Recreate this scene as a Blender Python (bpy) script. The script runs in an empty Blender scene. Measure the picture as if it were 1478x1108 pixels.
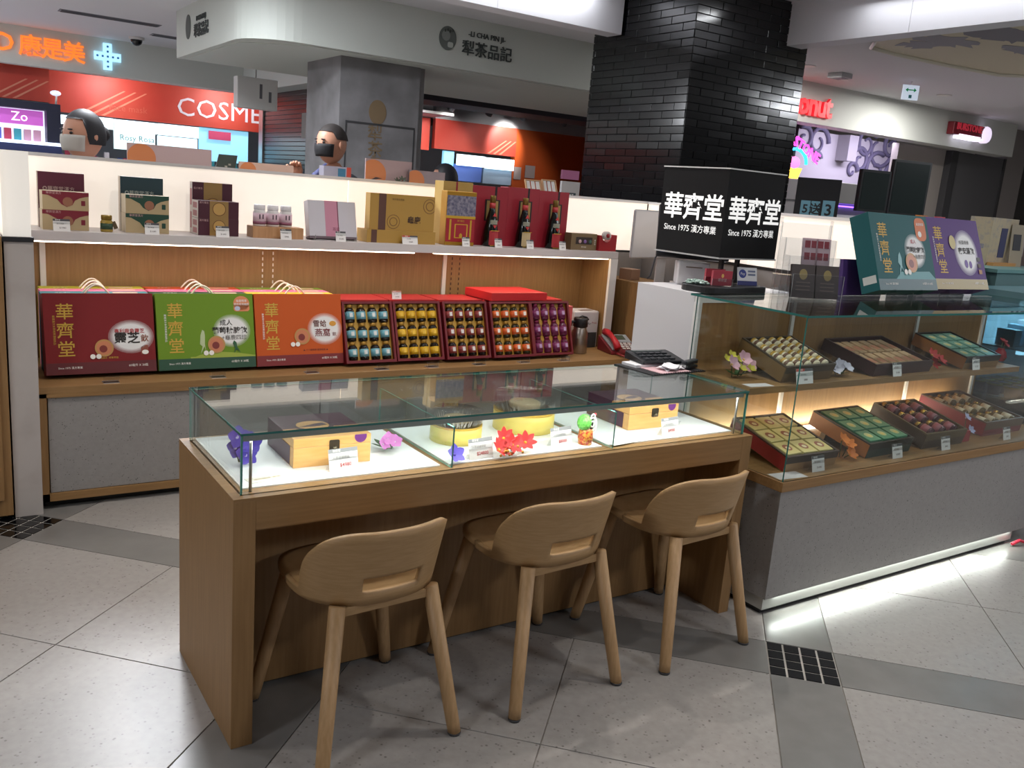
import bpy, bmesh, math, random
from mathutils import Vector, Matrix
random.seed(7)
PI = math.pi
S = bpy.context.scene
COL = S.collection
# ------------------------------------------------------------------ camera
W, HH, F = 1478.0, 1108.0, 1270.63
YAW, PIT, ROL = 0.597231, 0.215549, 0.080639
CAM = Vector((-0.594859, -2.031570, 1.468387))
FW = Vector((math.sin(YAW)*math.cos(PIT), math.cos(YAW)*math.cos(PIT), -math.sin(PIT)))
_r = FW.cross(Vector((0, 0, 1))).normalized(); _u = _r.cross(FW)
RT = math.cos(ROL)*_r + math.sin(ROL)*_u
UP = -math.sin(ROL)*_r + math.cos(ROL)*_u
cd = bpy.data.cameras.new('camera'); cam = bpy.data.objects.new('camera', cd); COL.objects.link(cam)
cd.sensor_fit = 'HORIZONTAL'; cd.sensor_width = 36.0; cd.lens = F/W*36.0; cd.clip_start = .05; cd.clip_end = 200
cam.matrix_world = Matrix(((RT.x, UP.x, -FW.x, CAM.x), (RT.y, UP.y, -FW.y, CAM.y), (RT.z, UP.z, -FW.z, CAM.z), (0, 0, 0, 1)))
S.camera = cam
# ------------------------------------------------------------------ world, exposure
w = bpy.data.worlds.new('world'); S.world = w; w.use_nodes = True
w.node_tree.nodes['Background'].inputs[0].default_value = (.9, .93, 1, 1)
w.node_tree.nodes['Background'].inputs[1].default_value = .05
S.view_settings.view_transform = 'Standard'; S.view_settings.look = 'None'
S.view_settings.gamma = 1; S.view_settings.use_curve_mapping = False
S.view_settings.exposure = 0.20
S.cycles.max_bounces = 8; S.cycles.transparent_max_bounces = 24; S.cycles.glossy_bounces = 4
S.cycles.sample_clamp_indirect = 6; S.cycles.caustics_reflective = False; S.cycles.caustics_refractive = False

def area(name, loc, size, power, col=(1, 1, 1), rot=(0, 0, 0), size_y=None, spread=PI, shape=None):
    l = bpy.data.lights.new(name, 'AREA'); l.energy = power; l.color = col; l.size = size; l.spread = spread
    l.shape = shape or ('RECTANGLE' if size_y else 'DISK')
    if size_y: l.size_y = size_y
    o = bpy.data.objects.new(name, l); COL.objects.link(o); o.location = loc; o.rotation_euler = rot
    return o
CEIL = 2.93
# ceiling lamps of the shop and of the hall, all of them above or beside the picture
SHOP_LAMPS = [(0.55, .95), (1.75, .95), (2.95, 1.1), (1.3, -.35), (2.9, -.9), (-1.2, .6)]
SHOP_POW = [9, 9, 7, 4.5, 5, 4.5]
for (x, y), pw in zip(SHOP_LAMPS, SHOP_POW):
    area('shop_downlight_offscreen', (x, y, CEIL-.035), .07, pw, (1, .93, .86), spread=math.radians(120))
HALL = ((-3.2, 3.4, 130), (0.6, 4.2, 110), (6.8, -2.2, 40), (9.2, -1.2, 110), (-2.6, 8.6, 300), (-3.0, -1.2, 45), (2.5, -3.6, 45))
for x, y, pw in HALL:
    area('hall_ceiling_light_offscreen', (x, y, CEIL-.03), .55, pw, (.92, .95, 1), size_y=.55)

# ------------------------------------------------------------------ pixel -> point on a known plane
def ray(x, y): return (x-W/2)/F*RT - (y-HH/2)/F*UP + FW
def onz(x, y, z): d = ray(x, y); return CAM + d*((z-CAM.z)/d.z)
def ony(x, y, Y): d = ray(x, y); return CAM + d*((Y-CAM.y)/d.y)
def onx(x, y, X): d = ray(x, y); return CAM + d*((X-CAM.x)/d.x)

# ------------------------------------------------------------------ materials
def lin(h):
    if not isinstance(h, str): return (*h[:3], 1)
    v = [int(h[i:i+2], 16)/255 for i in (0, 2, 4)]
    return (*[c/12.92 if c <= .04045 else ((c+.055)/1.055)**2.4 for c in v], 1)
MATS = {}
def M(h, rough=.5, metal=0., emit=0., spec=.5, coat=0., key=None):
    k = key or (h, rough, metal, emit, spec, coat)
    if k in MATS: return MATS[k]
    m = bpy.data.materials.new('m_%s' % (h if isinstance(h, str) else 'c')); m.use_nodes = True
    b = m.node_tree.nodes['Principled BSDF']
    b.inputs['Base Color'].default_value = lin(h); b.inputs['Roughness'].default_value = rough
    b.inputs['Metallic'].default_value = metal; b.inputs['Specular IOR Level'].default_value = spec
    b.inputs['Coat Weight'].default_value = coat
    if emit: b.inputs['Emission Color'].default_value = lin(h); b.inputs['Emission Strength'].default_value = emit
    MATS[k] = m; return m
def noise_mat(key, c1, c2, scale=(1, 1, 1), nscale=8., detail=6., rough=.5, bump=0., lo=.35, hi=.65, spec=.5, c3=None, speck=0., coat=0.):
    """two-tone procedural material: stretched noise; optional voronoi specks of a third colour"""
    if key in MATS: return MATS[key]
    m = bpy.data.materials.new('m_'+key); m.use_nodes = True; n = m.node_tree.nodes; l = m.node_tree.links
    b = n['Principled BSDF']; b.inputs['Roughness'].default_value = rough; b.inputs['Specular IOR Level'].default_value = spec
    b.inputs['Coat Weight'].default_value = coat
    tc = n.new('ShaderNodeTexCoord'); mp = n.new('ShaderNodeMapping'); mp.inputs['Scale'].default_value = scale
    nz = n.new('ShaderNodeTexNoise'); nz.inputs['Scale'].default_value = nscale; nz.inputs['Detail'].default_value = detail
    cr = n.new('ShaderNodeValToRGB'); cr.color_ramp.elements[0].color = lin(c1); cr.color_ramp.elements[1].color = lin(c2)
    cr.color_ramp.elements[0].position = lo; cr.color_ramp.elements[1].position = hi
    l.new(tc.outputs['Object'], mp.inputs[0]); l.new(mp.outputs[0], nz.inputs[0]); l.new(nz.outputs[0], cr.inputs[0])
    out = cr.outputs[0]
    if c3:
        vo = n.new('ShaderNodeTexVoronoi'); vo.inputs['Scale'].default_value = speck; l.new(mp.outputs[0], vo.inputs[0])
        n2 = n.new('ShaderNodeTexNoise'); n2.inputs['Scale'].default_value = speck*.35; l.new(mp.outputs[0], n2.inputs[0])
        r2 = n.new('ShaderNodeValToRGB'); r2.color_ramp.elements[0].position = .14; r2.color_ramp.elements[1].position = .28
        r2.color_ramp.elements[0].color = (1, 1, 1, 1); r2.color_ramp.elements[1].color = (0, 0, 0, 1); l.new(vo.outputs[0], r2.inputs[0])
        r3 = n.new('ShaderNodeValToRGB'); r3.color_ramp.elements[0].position = .46; r3.color_ramp.elements[1].position = .60; l.new(n2.outputs[0], r3.inputs[0])
        mu = n.new('ShaderNodeMath'); mu.operation = 'MULTIPLY'; l.new(r2.outputs[0], mu.inputs[0]); l.new(r3.outputs[0], mu.inputs[1])
        mx = n.new('ShaderNodeMix'); mx.data_type = 'RGBA'; l.new(mu.outputs[0], mx.inputs[0]); l.new(out, mx.inputs[6]); mx.inputs[7].default_value = lin(c3)
        out = mx.outputs[2]
    l.new(out, b.inputs['Base Color'])
    if bump:
        bp = n.new('ShaderNodeBump'); bp.inputs['Strength'].default_value = bump; l.new(nz.outputs[0], bp.inputs['Height']); l.new(bp.outputs[0], b.inputs['Normal'])
    MATS[key] = m; return m
def glass_mat(key, tint, refl=1.0, rough=0.0, ior=1.5):
    """clear pane: fresnel mix of see-through and mirror reflection (a real dielectric's look without refraction)"""
    if key in MATS: return MATS[key]
    m = bpy.data.materials.new('m_'+key); m.use_nodes = True; n = m.node_tree.nodes; l = m.node_tree.links
    n.remove(n['Principled BSDF'])
    t = n.new('ShaderNodeBsdfTransparent'); t.inputs[0].default_value = lin(tint)
    g = n.new('ShaderNodeBsdfGlossy'); g.inputs['Roughness'].default_value = rough
    f = n.new('ShaderNodeLayerWeight'); f.inputs[0].default_value = .5            # facing = 1-|cos|, same from both sides
    p5 = n.new('ShaderNodeMath'); p5.operation = 'POWER'; p5.inputs[1].default_value = 5; l.new(f.outputs['Facing'], p5.inputs[0])
    f0 = ((ior-1)/(ior+1))**2
    mu = n.new('ShaderNodeMath'); mu.operation = 'MULTIPLY_ADD'; mu.inputs[1].default_value = (1-f0)*refl; mu.inputs[2].default_value = f0*refl; l.new(p5.outputs[0], mu.inputs[0])
    mx = n.new('ShaderNodeMixShader'); l.new(mu.outputs[0], mx.inputs[0]); l.new(t.outputs[0], mx.inputs[1]); l.new(g.outputs[0], mx.inputs[2])
    l.new(mx.outputs[0], n['Material Output'].inputs[0]); MATS[key] = m; return m
WOODV = noise_mat('oak_vertical', '8a6840', '967349', (14, 14, .8), 6, 5, .5)      # grain runs up
WOODH = noise_mat('oak_horizontal', '8a6840', '967349', (.8, 14, 14), 6, 5, .5)    # grain runs along x
WOODP = noise_mat('pale_oak', 'b3845a', 'c2946a', (12, 12, .8), 7, 5, .45)
WOODL = noise_mat('stool_leg_oak', 'a5835a', 'b28f66', (26, 26, 1.6), 5, 5, .5)
WOODS = noise_mat('stool_oak', 'a68459', 'b08e64', (3, 3, 26), 7, 5, .5)
STONE = noise_mat('grey_terrazzo', '908d8b', '959290', (1, 1, 1), 60, 2, .55, c3='5e5c5a', speck=95)
TILE = noise_mat('pale_terrazzo_tile', '96928e', '9d9995', (1, 1, 1), 40, 3, .34, c3='6c6763', speck=62)
BAND = noise_mat('grey_band_tile', '74726f', '7c7a77', (1, 1, 1), 9, 5, .30)
CONC = noise_mat('grey_concrete', '6d6c6d', '858486', (1, 1, 1), 3.5, 8, .75, bump=.15)
POST = noise_mat('scuffed_white_paint', 'a9a09c', 'b9b2ae', (1, 1, 1), 5, 6, .6, lo=.25, hi=.5)
WHITE = M('e4e2e0', .45); SHELFW = M('cfc9c9', .4); CEILM = M('dedee2', .8); FASC = M('d6dbd6', .6); FASW = M('e8e8ee', .55)
BLACK = M('121214', .4); STEEL = M('b5b6b4', .32, .9); DGREY = M('3c3c3e', .5); GROUT = M('b9b5ae', .8)
GL = glass_mat('clear_glass', 'f7fbfa', 1.0); GE = M('2f6d68', .15); GLEDGE = M('5aa79b', .12)
ACR = glass_mat('clear_acrylic', 'f4f5f6', .8); DARKGL = glass_mat('tinted_glass', '9fb4bb', 1.0)

# ------------------------------------------------------------------ mesh builder
class MB:
    def __init__(s): s.v = []; s.f = []; s.m = []; s.T = Matrix.Identity(4); s.sm = []
    def add(s, vs, fs, mi=0, smooth=False):
        o = len(s.v); s.v += [s.T @ Vector(v) for v in vs]
        for f in fs: s.f.append([o+i for i in f]); s.m.append(mi); s.sm.append(smooth)
        return s
    def box(s, x0, y0, z0, x1, y1, z1, mi=0):
        return s.add([(x0, y0, z0), (x1, y0, z0), (x1, y1, z0), (x0, y1, z0), (x0, y0, z1), (x1, y0, z1), (x1, y1, z1), (x0, y1, z1)],
                     [(3, 2, 1, 0), (4, 5, 6, 7), (0, 1, 5, 4), (1, 2, 6, 5), (2, 3, 7, 6), (3, 0, 4, 7)], mi)
    def cbox(s, c, d, mi=0): return s.box(c[0]-d[0]/2, c[1]-d[1]/2, c[2]-d[2]/2, c[0]+d[0]/2, c[1]+d[1]/2, c[2]+d[2]/2, mi)
    def lathe(s, prof, seg=20, c=(0, 0, 0), mi=0, smooth=True, sx=1, sy=1):
        vs = []; fs = []
        for r, z in prof:
            for k in range(seg):
                a = 2*PI*k/seg; vs.append((c[0]+r*math.cos(a)*sx, c[1]+r*math.sin(a)*sy, c[2]+z))
        n = len(prof)
        for i in range(n-1):
            for k in range(seg):
                k2 = (k+1) % seg; fs.append((i*seg+k, i*seg+k2, (i+1)*seg+k2, (i+1)*seg+k))
        s.add(vs, fs, mi, smooth)
        o = len(s.v)-len(vs)
        if prof[0][0] > 1e-6: s.f.append([o+k for k in range(seg)][::-1]); s.m.append(mi); s.sm.append(False)
        if prof[-1][0] > 1e-6: s.f.append([o+(n-1)*seg+k for k in range(seg)]); s.m.append(mi); s.sm.append(False)
        return s
    def tube(s, pts, r, seg=8, mi=0, smooth=True):
        pts = [Vector(p) for p in pts]; vs = []; fs = []; n = len(pts)
        rs = r if isinstance(r, (list, tuple)) else [r]*n
        t0 = (pts[1]-pts[0]).normalized(); a = Vector((0, 0, 1)) if abs(t0.z) < .9 else Vector((1, 0, 0))
        nn = t0.cross(a).normalized()
        for i, p in enumerate(pts):
            t = (pts[min(i+1, n-1)]-pts[max(i-1, 0)]).normalized(); nn = (nn-t*nn.dot(t)).normalized(); bb = t.cross(nn)
            for k in range(seg):
                an = 2*PI*k/seg; vs.append(p+(nn*math.cos(an)+bb*math.sin(an))*rs[i])
        for i in range(n-1):
            for k in range(seg):
                k2 = (k+1) % seg; fs.append((i*seg+k, i*seg+k2, (i+1)*seg+k2, (i+1)*seg+k))
        fs.append(tuple(range(seg))[::-1]); fs.append(tuple((n-1)*seg+k for k in range(seg)))
        return s.add(vs, fs, mi, smooth)
    def prism(s, pts, d, mi=0, plane='xz', off=0.):
        """polygon (2D) extruded: plane xz -> from y=off to y=off+d ; xy -> z ; yz -> x"""
        n = len(pts)
        if plane == 'xz': f = lambda p, t: (p[0], t, p[1])
        elif plane == 'xy': f = lambda p, t: (p[0], p[1], t)
        else: f = lambda p, t: (t, p[0], p[1])
        vs = [f(p, off) for p in pts]+[f(p, off+d) for p in pts]
        fs = [tuple(range(n)), tuple(range(2*n-1, n-1, -1))]+[(i, n+i, n+(i+1) % n, (i+1) % n) for i in range(n)]
        return s.add(vs, fs, mi)
    def ball(s, c, r, mi=0, seg=10, rings=6, sc=(1, 1, 1)):
        pr = [(r*math.sin(PI*i/rings), -r*math.cos(PI*i/rings)) for i in range(rings+1)]
        T = s.T; s.T = T @ Matrix.Translation(c) @ Matrix.Diagonal((*sc, 1)); s.lathe(pr, seg, (0, 0, 0), mi); s.T = T; return s
    def mesh(s, name, mats, bevel=0.):
        me = bpy.data.meshes.new(name); me.from_pydata([tuple(v) for v in s.v], [], s.f)
        for p, mi, sm in zip(me.polygons, s.m, s.sm): p.material_index = mi; p.use_smooth = sm
        for m in (mats if isinstance(mats, (list, tuple)) else [mats]): me.materials.append(m)
        bm = bmesh.new(); bm.from_mesh(me)
        bmesh.ops.recalc_face_normals(bm, faces=bm.faces)
        if bevel:
            bmesh.ops.remove_doubles(bm, verts=bm.verts, dist=1e-6)
            es = [e for e in bm.edges if len(e.link_faces) == 2 and e.calc_face_angle(0) > .6]
            bmesh.ops.bevel(bm, geom=es, offset=bevel, segments=2, profile=.5, affect='EDGES', clamp_overlap=True)
        bm.to_mesh(me); bm.free(); return me
    def build(s, name, mats, parent=None, loc=(0, 0, 0), rot=(0, 0, 0), bevel=0.):
        return link(name, s.mesh(name, mats, bevel), parent, loc, rot)
def link(name, me, parent=None, loc=(0, 0, 0), rot=(0, 0, 0), scale=None):
    o = bpy.data.objects.new(name, me); COL.objects.link(o); o.parent = parent; o.location = loc; o.rotation_euler = rot
    if scale: o.scale = scale
    return o
def B(x0, y0, z0, x1, y1, z1): return MB().box(x0, y0, z0, x1, y1, z1)
def tag(o, label, cat, group=None):
    o['label'] = label; o['category'] = cat
    if group: o['group'] = group
    return o
def thing(name, label, cat, loc=(0, 0, 0), rz=0., group=None):
    return tag(link(name, None, None, loc, (0, 0, rz)), label, cat, group)
def struct(o): o['kind'] = 'structure'; return o
def empty(name, loc=(0, 0, 0)): return struct(link(name, None, None, loc))
def dup(root, loc=None, rot=None, label=None, group=None, parent=None):
    c = root.copy(); COL.objects.link(c); c.parent = parent
    if loc is not None: c.location = loc
    if rot is not None: c.rotation_euler = rot
    if label: c['label'] = label
    if group: c['group'] = group
    for ch in list(root.children): dup(ch, parent=c)
    return c
TXT = {}
def tmesh(t, size, bold=0., mat=None, ext=0., space=1.):
    k = (t, size, bold, mat, ext, space)
    if k not in TXT:
        c = bpy.data.curves.new('t', 'FONT'); c.body = t; c.size = size; c.align_x = 'CENTER'; c.align_y = 'CENTER'
        c.offset = bold*size; c.resolution_u = 2; c.extrude = ext; c.space_character = space; c.space_line = .95
        o = bpy.data.objects.new('t', c); me = bpy.data.meshes.new_from_object(o)
        bpy.data.objects.remove(o); bpy.data.curves.remove(c)
        me.materials.clear(); me.materials.append(mat); TXT[k] = me
    return TXT[k]
FR = (PI/2, 0, 0); LF = (PI/2, 0, -PI/2); TOP = (0, 0, 0)
def text(t, size, mat, parent, loc, rot=FR, bold=0., name='lettering', ext=0., scale=None, space=1.):
    return link(name, tmesh(t, size, bold, mat, ext, space), parent, loc, rot, scale)
def ell(cx, cz, rx, rz, n=28, a0=0): return [(cx+rx*math.cos(2*PI*k/n+a0), cz+rz*math.sin(2*PI*k/n+a0)) for k in range(n)]
def rrect(x0, z0, x1, z1, r, n=4):
    o = []
    for cx, cz, a in ((x1-r, z1-r, 0), (x0+r, z1-r, PI/2), (x0+r, z0+r, PI), (x1-r, z0+r, 1.5*PI)):
        o += [(cx+r*math.cos(a+PI/2*k/n), cz+r*math.sin(a+PI/2*k/n)) for k in range(n+1)]
    return o
def decal(name, pts, mat, parent, y=-.0006, plane='xz', d=.0004): return MB().prism(pts, d, 0, plane, y).build(name, mat, parent)
def pane(name, x0, y0, z0, x1, y1, z1, parent=None, edge=GE, face=GL):
    """glass sheet: the two large faces clear, the rim green"""
    d = [x1-x0, y1-y0, z1-z0]; ax = d.index(min(d)); m = B(x0, y0, z0, x1, y1, z1)
    fa = {2: (0, 1), 1: (2, 4), 0: (3, 5)}[ax]
    m.m = [0 if i in fa else 1 for i in range(6)]
    return m.build(name, [face, edge], parent)

# ================================================================== SETTING
# ---- floor: terrazzo slabs and darker bands laid at 45 degrees, black mosaic squares where the bands cross
fl = struct(B(-9, -6, -.06, 26, 20, -.004).build('floor', noise_mat('floor_bed', '8b8681', 'a09a94', (1, 1, 1), 9, 6, .36)))
GA = math.radians(-45.7); EV = Vector((math.cos(GA), math.sin(GA))); EU = Vector((-EV.y, EV.x))
SU, SV, BW, CU, CV = 1.458, 1.521, .225, 1.017, .005
slabs = {}
def floor_piece(u0, u1, v0, v1, mat, name, dz=0., gap=.0018):
    du, dv = u1-u0-2*gap, v1-v0-2*gap
    k = (round(du, 4), round(dv, 4), name)
    if k not in slabs: slabs[k] = B(-dv/2, -du/2, -.02, dv/2, du/2, 0).mesh(name, mat, .0008)
    c = EU*((u0+u1)/2)+EV*((v0+v1)/2)
    return link(name, slabs[k], fl, (c.x, c.y, dz), (0, 0, GA))
def vis(u0, u1, v0, v1):
    c = EU*((u0+u1)/2)+EV*((v0+v1)/2)
    return -1.6 < c.x < 5.2 and -1.9 < c.y < 2.6
for iu in range(-2, 3):
    for iv in range(-2, 4):
        ub, vb = CU+iu*SU, CV+iv*SV
        h = BW/2
        if vis(ub-h, ub+h, vb-h, vb+h):
            floor_piece(ub-h, ub+h, vb-h, vb+h, GROUT, 'mosaic_bed', -.003, 0)
            q = BW/4
            for a in range(4):
                for b in range(4): floor_piece(ub-h+a*q, ub-h+a*q+q, vb-h+b*q, vb-h+b*q+q, M('0c0d10', .08), 'mosaic_tile', 0, .0035)
        if vis(ub-h, ub+h, vb+h, vb+SV-h): floor_piece(ub-h, ub+h, vb+h, vb+SV-h, BAND, 'band_tile')
        if vis(ub+h, ub+SU-h, vb-h, vb+h): floor_piece(ub+h, ub+SU-h, vb-h, vb+h, BAND, 'band_tile')
        tu, tv = (SU-BW)/2, (SV-BW)/2
        for a in range(2):
            for b in range(2):
                q = (ub+h+a*tu, ub+h+a*tu+tu, vb+h+b*tv, vb+h+b*tv+tv)
                if vis(*q): floor_piece(*q, TILE, 'floor_tile')
# ---- ceiling
ce = struct(B(-9, -6, CEIL, 26, 20, CEIL+.1).build('ceiling', CEILM))
for n_, x, y, sx, sy in (('wall_far', 8.5, 19.9, 35, .2), ('wall_left', -8.9, 7, .2, 26), ('wall_near', 8.5, -5.9, 35, .2), ('wall_hall_end', 25.9, 7, .2, 26)):
    struct(MB().cbox((x, y, CEIL/2), (sx, sy, CEIL+.1)).build(n_, M('b9b7b6', .8)))
# ---- lit partition walls behind the shop (frosted light panels on a grey base)
LITW = M('fff4e6', .6, 0, .50); 
YW, XW = 2.56, 3.52
wb = empty('wall_back', (0, YW, 0))
B(-.23, 0, 0, XW+.08, .08, 1.122).build('wall_base', M('8b8785', .6), wb)
B(-.23, .0, 1.122, XW+.08, .08, 1.136).build('base_strip', BLACK, wb)
for a, b in ((-.225, 1.35), (1.354, XW+.0)): B(a, .004, 1.136, b, .07, 1.452).build('light_panel', LITW, wb)
B(-.23, -.004, 1.452, XW+.08, .085, 1.468).build('wall_cap', WHITE, wb)
wr = empty('wall_right', (XW, .72, 0))
B(0, 0, 0, .08, YW-.72, 1.13).build('wall_base', M('8b8785', .6), wr)
B(-.004, 0, 1.13, .08, YW-.72, 1.148).build('base_strip', BLACK, wr)
for a, b in ((.0, .9), (.904, YW-.725)): B(.004, a, 1.148, .07, b, 1.450).build('light_panel', LITW, wr)
B(-.004, 0, 1.450, .085, YW-.72, 1.466).build('wall_cap', WHITE, wr)
# ---- post at the left end, and lit block above it
pt = empty('trim_1', (0, 0, 0))
B(-.337, 1.885, 0, -.236, 2.36, 1.125).build('post', POST, pt)
B(-.345, 1.88, 1.125, -.234, 2.37, 1.143).build('post_cap', M('1f1f24', .5), pt)
B(-.337, 1.91, 1.143, -.240, 2.37, 1.468).build('light_block', M('efeae2', .5, 0, .35), pt)
# ---- white fascia beams of the shop canopy
X0 = 3.74; P0 = onx(981, 237, X0); Y0 = P0.y; Y1 = onx(839, 259, X0).y; X1 = ony(1140, 251, Y0).x
pF = onx(900, 50, X0); pR = ony(1135, 67, Y0); ZF = (pF.z+pR.z)/2
f1 = empty('trim_2', (0, pF.y, ZF))
xs = [X0-.02]
while xs[-1] > -3: xs.append(xs[-1]-1.07)
for a, b in zip(xs[1:], xs[:-1]): B(a+.003, 0, 0, b, .16, CEIL-ZF).build('fascia_panel', FASW, f1)
f2 = empty('trim_3', (pR.x, 0, ZF))
ys = [Y0+.02]
while ys[-1] > -3: ys.append(ys[-1]-.98)
for a, b in zip(ys[1:], ys[:-1]): B(0, a+.003, 0, .16, b, CEIL-ZF).build('fascia_panel', FASW, f2)
# unseen strips added at the ceiling edge to brighten the beams' inner faces
area('added_beam_wash_offscreen', (1.2, pF.y-.10, CEIL-.03), 4.4, 16, (.95, .97, 1), rot=(.5, 0, 0), size_y=.04)
area('added_beam_wash_offscreen', (pR.x-.10, .2, CEIL-.03), .04, 14, (.95, .97, 1), rot=(0, .5, 0), size_y=3.4)
# ---- black brick column
col = struct(B(X0+.008, Y0+.008, 0, X1, Y1, CEIL).build('column', M('323336', .7)))
BRK = M('050608', .14, 0, 0, .45)
bh, bl = .0515, .232
def brick_mesh(l): return B(0, 0, .002, l-.004, .012, bh-.002).mesh('brick', BRK, .0015)
bmf = {}
def brick(face, s0, s1, z):
    l = s1-s0
    k = round(l, 3)
    if k not in bmf: bmf[k] = brick_mesh(l)
    j = lambda a: random.uniform(-a, a)
    if face == 0: link('brick', bmf[k], col, (X0+s0, Y0-.002+j(.001), z), (j(.012), j(.006), j(.008)))
    else: link('brick', bmf[k], col, (X0-.002+j(.001), Y0+s1, z), (j(.012), j(.006), -PI/2+j(.008)))
nrow = int((CEIL-1.42)/bh)
for r in range(nrow):
    z = 1.42+r*bh
    for face, wd in ((0, X1-X0), (1, Y1-Y0)):
        s = -bl/2 if r % 2 else 0
        while s < wd-.01:
            a, b = max(s, 0), min(s+bl, wd)
            if b-a > .02: brick(face, a, b, z)
            s += bl

# ================================================================== FURNITURE
# ---- front display table with glass case
L, D, H, G, HG = 1.842, .55, .684, .024, .1585
t = thing('display_table', 'long oak display table with glass case top, three stools tucked under', 'display table')
B(0, 0, 0, .056, D, H-.008).build('side_panel', WOODV, t, bevel=.0015)
B(L-.05, 0, 0, L, D, H-.008).build('side_panel', WOODV, t, bevel=.0015)
B(.056, .0, .600, L-.05, .022, H-.008).build('front_rail', WOODH, t)
B(.056, .004, .595, L-.05, D, .603).build('under_board', WOODH, t)
B(.056, .254, .012, L-.05, .272, .60).build('back_panel', WOODV, t)
B(.06, .27, 0, L-.055, .30, .012).build('plinth', BLACK, t)
B(0, 0, H-.008, L, D, H).build('table_top', WOODH, t)
for a, b in ((.040, .605), (.635, 1.20), (1.23, 1.80)): B(a, .064, H-.002, b, D-.024, H+.004).build('display_panel', M('f2f4f6', .35), t)
gc = thing('glass_case', 'low glass display case on top of the oak table, green edges', 'display case', (0, 0, H))
pane('front_pane', G, G, 0, L-G, G+.006, HG-.006, gc, GLEDGE)
pane('rear_pane', G, D-G-.006, 0, L-G, D-G, HG-.006, gc, GLEDGE)
pane('side_pane', G, G+.006, 0, G+.006, D-G-.006, HG-.006, gc, GLEDGE)
pane('side_pane', L-G-.006, G+.006, 0, L-G, D-G-.006, HG-.006, gc, GLEDGE)
pane('top_pane', G-.002, G-.002, HG-.006, L-G+.002, D-G+.002, HG, gc, GE)
for x in (.622, 1.215): pane('divider', x, G+.007, .004, x+.005, D-G-.008, HG-.035, gc, GLEDGE)
B(G+.01, G+.012, HG-.024, L-G-.01, G+.030, HG-.010).build('light_bar', M('a7a8a6', .3, .7), gc)
B(G+.02, G+.0135, HG-.0243, L-G-.02, G+.0285, HG-.0241).build('light_strip', M('fff6ea', .5, 0, 5), gc)
MB().tube([(G+.03, G+.02, 0), (G+.03, G+.02, HG-.01)], .004, 10).build('post_rod', STEEL, gc)
MB().tube([(L-G-.03, G+.02, 0), (L-G-.03, G+.02, HG-.01)], .004, 10).build('post_rod', STEEL, gc)
area('table_case_strip', (L/2, G+.021, H+HG-.027), L-2*G-.06, 2.8, (1, .97, .92), size_y=.012, rot=(.75, 0, 0))

# ---- three low-backed oak stools
def smooth01(x): x = max(0, min(1, x)); return x*x*(3-2*x)
def stool_parts():
    # curved back shell wrapping the rear of the seat (rear faces -y)
    N = 60; th = [-1.80+3.60*i/N for i in range(N+1)]
    zr = [0, .018, .036, .080, .088, .11, .15, .185, .207]   # heights above the shell foot
    m = MB(); vs = []; fs = []
    def top(a): return .022+.190*math.sqrt(max(0, 1-(max(0, abs(a)-.38)/.98)**2))
    for a in th:
        hh = top(a)
        for z in zr:
            zz = z if abs(a) < .38 else z*hh/.212
            fl_ = zz/.207
            rx, ry = .188+.028*fl_, .165+.050*fl_
            sa, ca = math.sin(a), math.cos(a)
            vs.append((rx*math.copysign(abs(sa)**.85, sa), .02-ry*math.copysign(abs(ca)**.85, ca), .424+zz))
    nz = len(zr)
    for i in range(N):
        am = (th[i]+th[i+1])/2
        for k in range(nz-1):
            if abs(am) < .33 and 2 <= k <= 2: continue         # the grip slot
            fs.append((i*nz+k, (i+1)*nz+k, (i+1)*nz+k+1, i*nz+k+1))
    m.add(vs, fs, 0, True); shell = m.mesh('backrest', WOODS)
    # seat: rounded rear, squarer front with soft corners, slightly dished
    m = MB(); out = []
    for k in range(40):
        a = 2*PI*k/40; s_, c_ = math.sin(a), math.cos(a)
        e = .85 if c_ < 0 else .55
        out.append((.190*math.copysign(abs(s_)**e, s_), (.02+.165*-math.copysign(abs(c_)**.85, c_)*-1) if c_ < 0 else .02+.20*abs(c_)**.55))
    vs = []; fs = []
    for sc, z in ((.0, .436), (.5, .438), (.9, .446), (1, .444), (1, .428), (.94, .420), (0, .418)):
        for x, y in out: vs.append((x*sc, .02+(y-.02)*sc, z))
    for i in range(6):
        for k in range(40): fs.append((i*40+k, i*40+(k+1) % 40, (i+1)*40+(k+1) % 40, (i+1)*40+k))
    m.add(vs, fs, 0, True); seat = m.mesh('seat', WOODS)
    return shell, seat
shell, seat = stool_parts()
def leg_mesh(a, b):
    m = MB().tube([a, Vector(a).lerp(Vector(b), .93), b], [.0215, .0185, .0180], 16)
    return m.mesh('leg', WOODL)
legs = [leg_mesh((sx*.135, sy, .425), (sx*fx, fy, .006)) for sx in (-1, 1) for sy, fx, fy in ((-.125, .197, -.198), (.165, .213, .226))]
def foot_mesh(x, y): return MB().lathe([(.017, 0), (.0185, .003), (.0185, .008)], 14, (x, y, 0)).mesh('foot_pad', DGREY)
feet = [foot_mesh(sx*fx, fy) for sx in (-1, 1) for fx, fy in ((.197, -.198), (.213, .226))]
def stool(x, y, rz, label):
    s = thing('stool', label, 'stool', (x, y, 0), rz, 'oak stools at the display table')
    b = link('backrest', shell, s); so = b.modifiers.new('thick', 'SOLIDIFY'); so.thickness = .013; so.offset = 0
    link('seat', seat, s)
    for lg, ft in zip(legs, feet): link('foot_pad', ft, link('leg', lg, s))
    MB().box(-.125, -.135, .398, .125, -.112, .421).build('seat_rail', WOODS, s)
    MB().box(-.13, .150, .398, .13, .172, .421).build('seat_rail', WOODS, s)
    return s
stool(.345, -.012, .06, 'oak stool before the case corner holding the clasped box and its 4980 card')
stool(.925, -.012, .05, 'oak stool between the two other stools, middle of the table')
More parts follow.
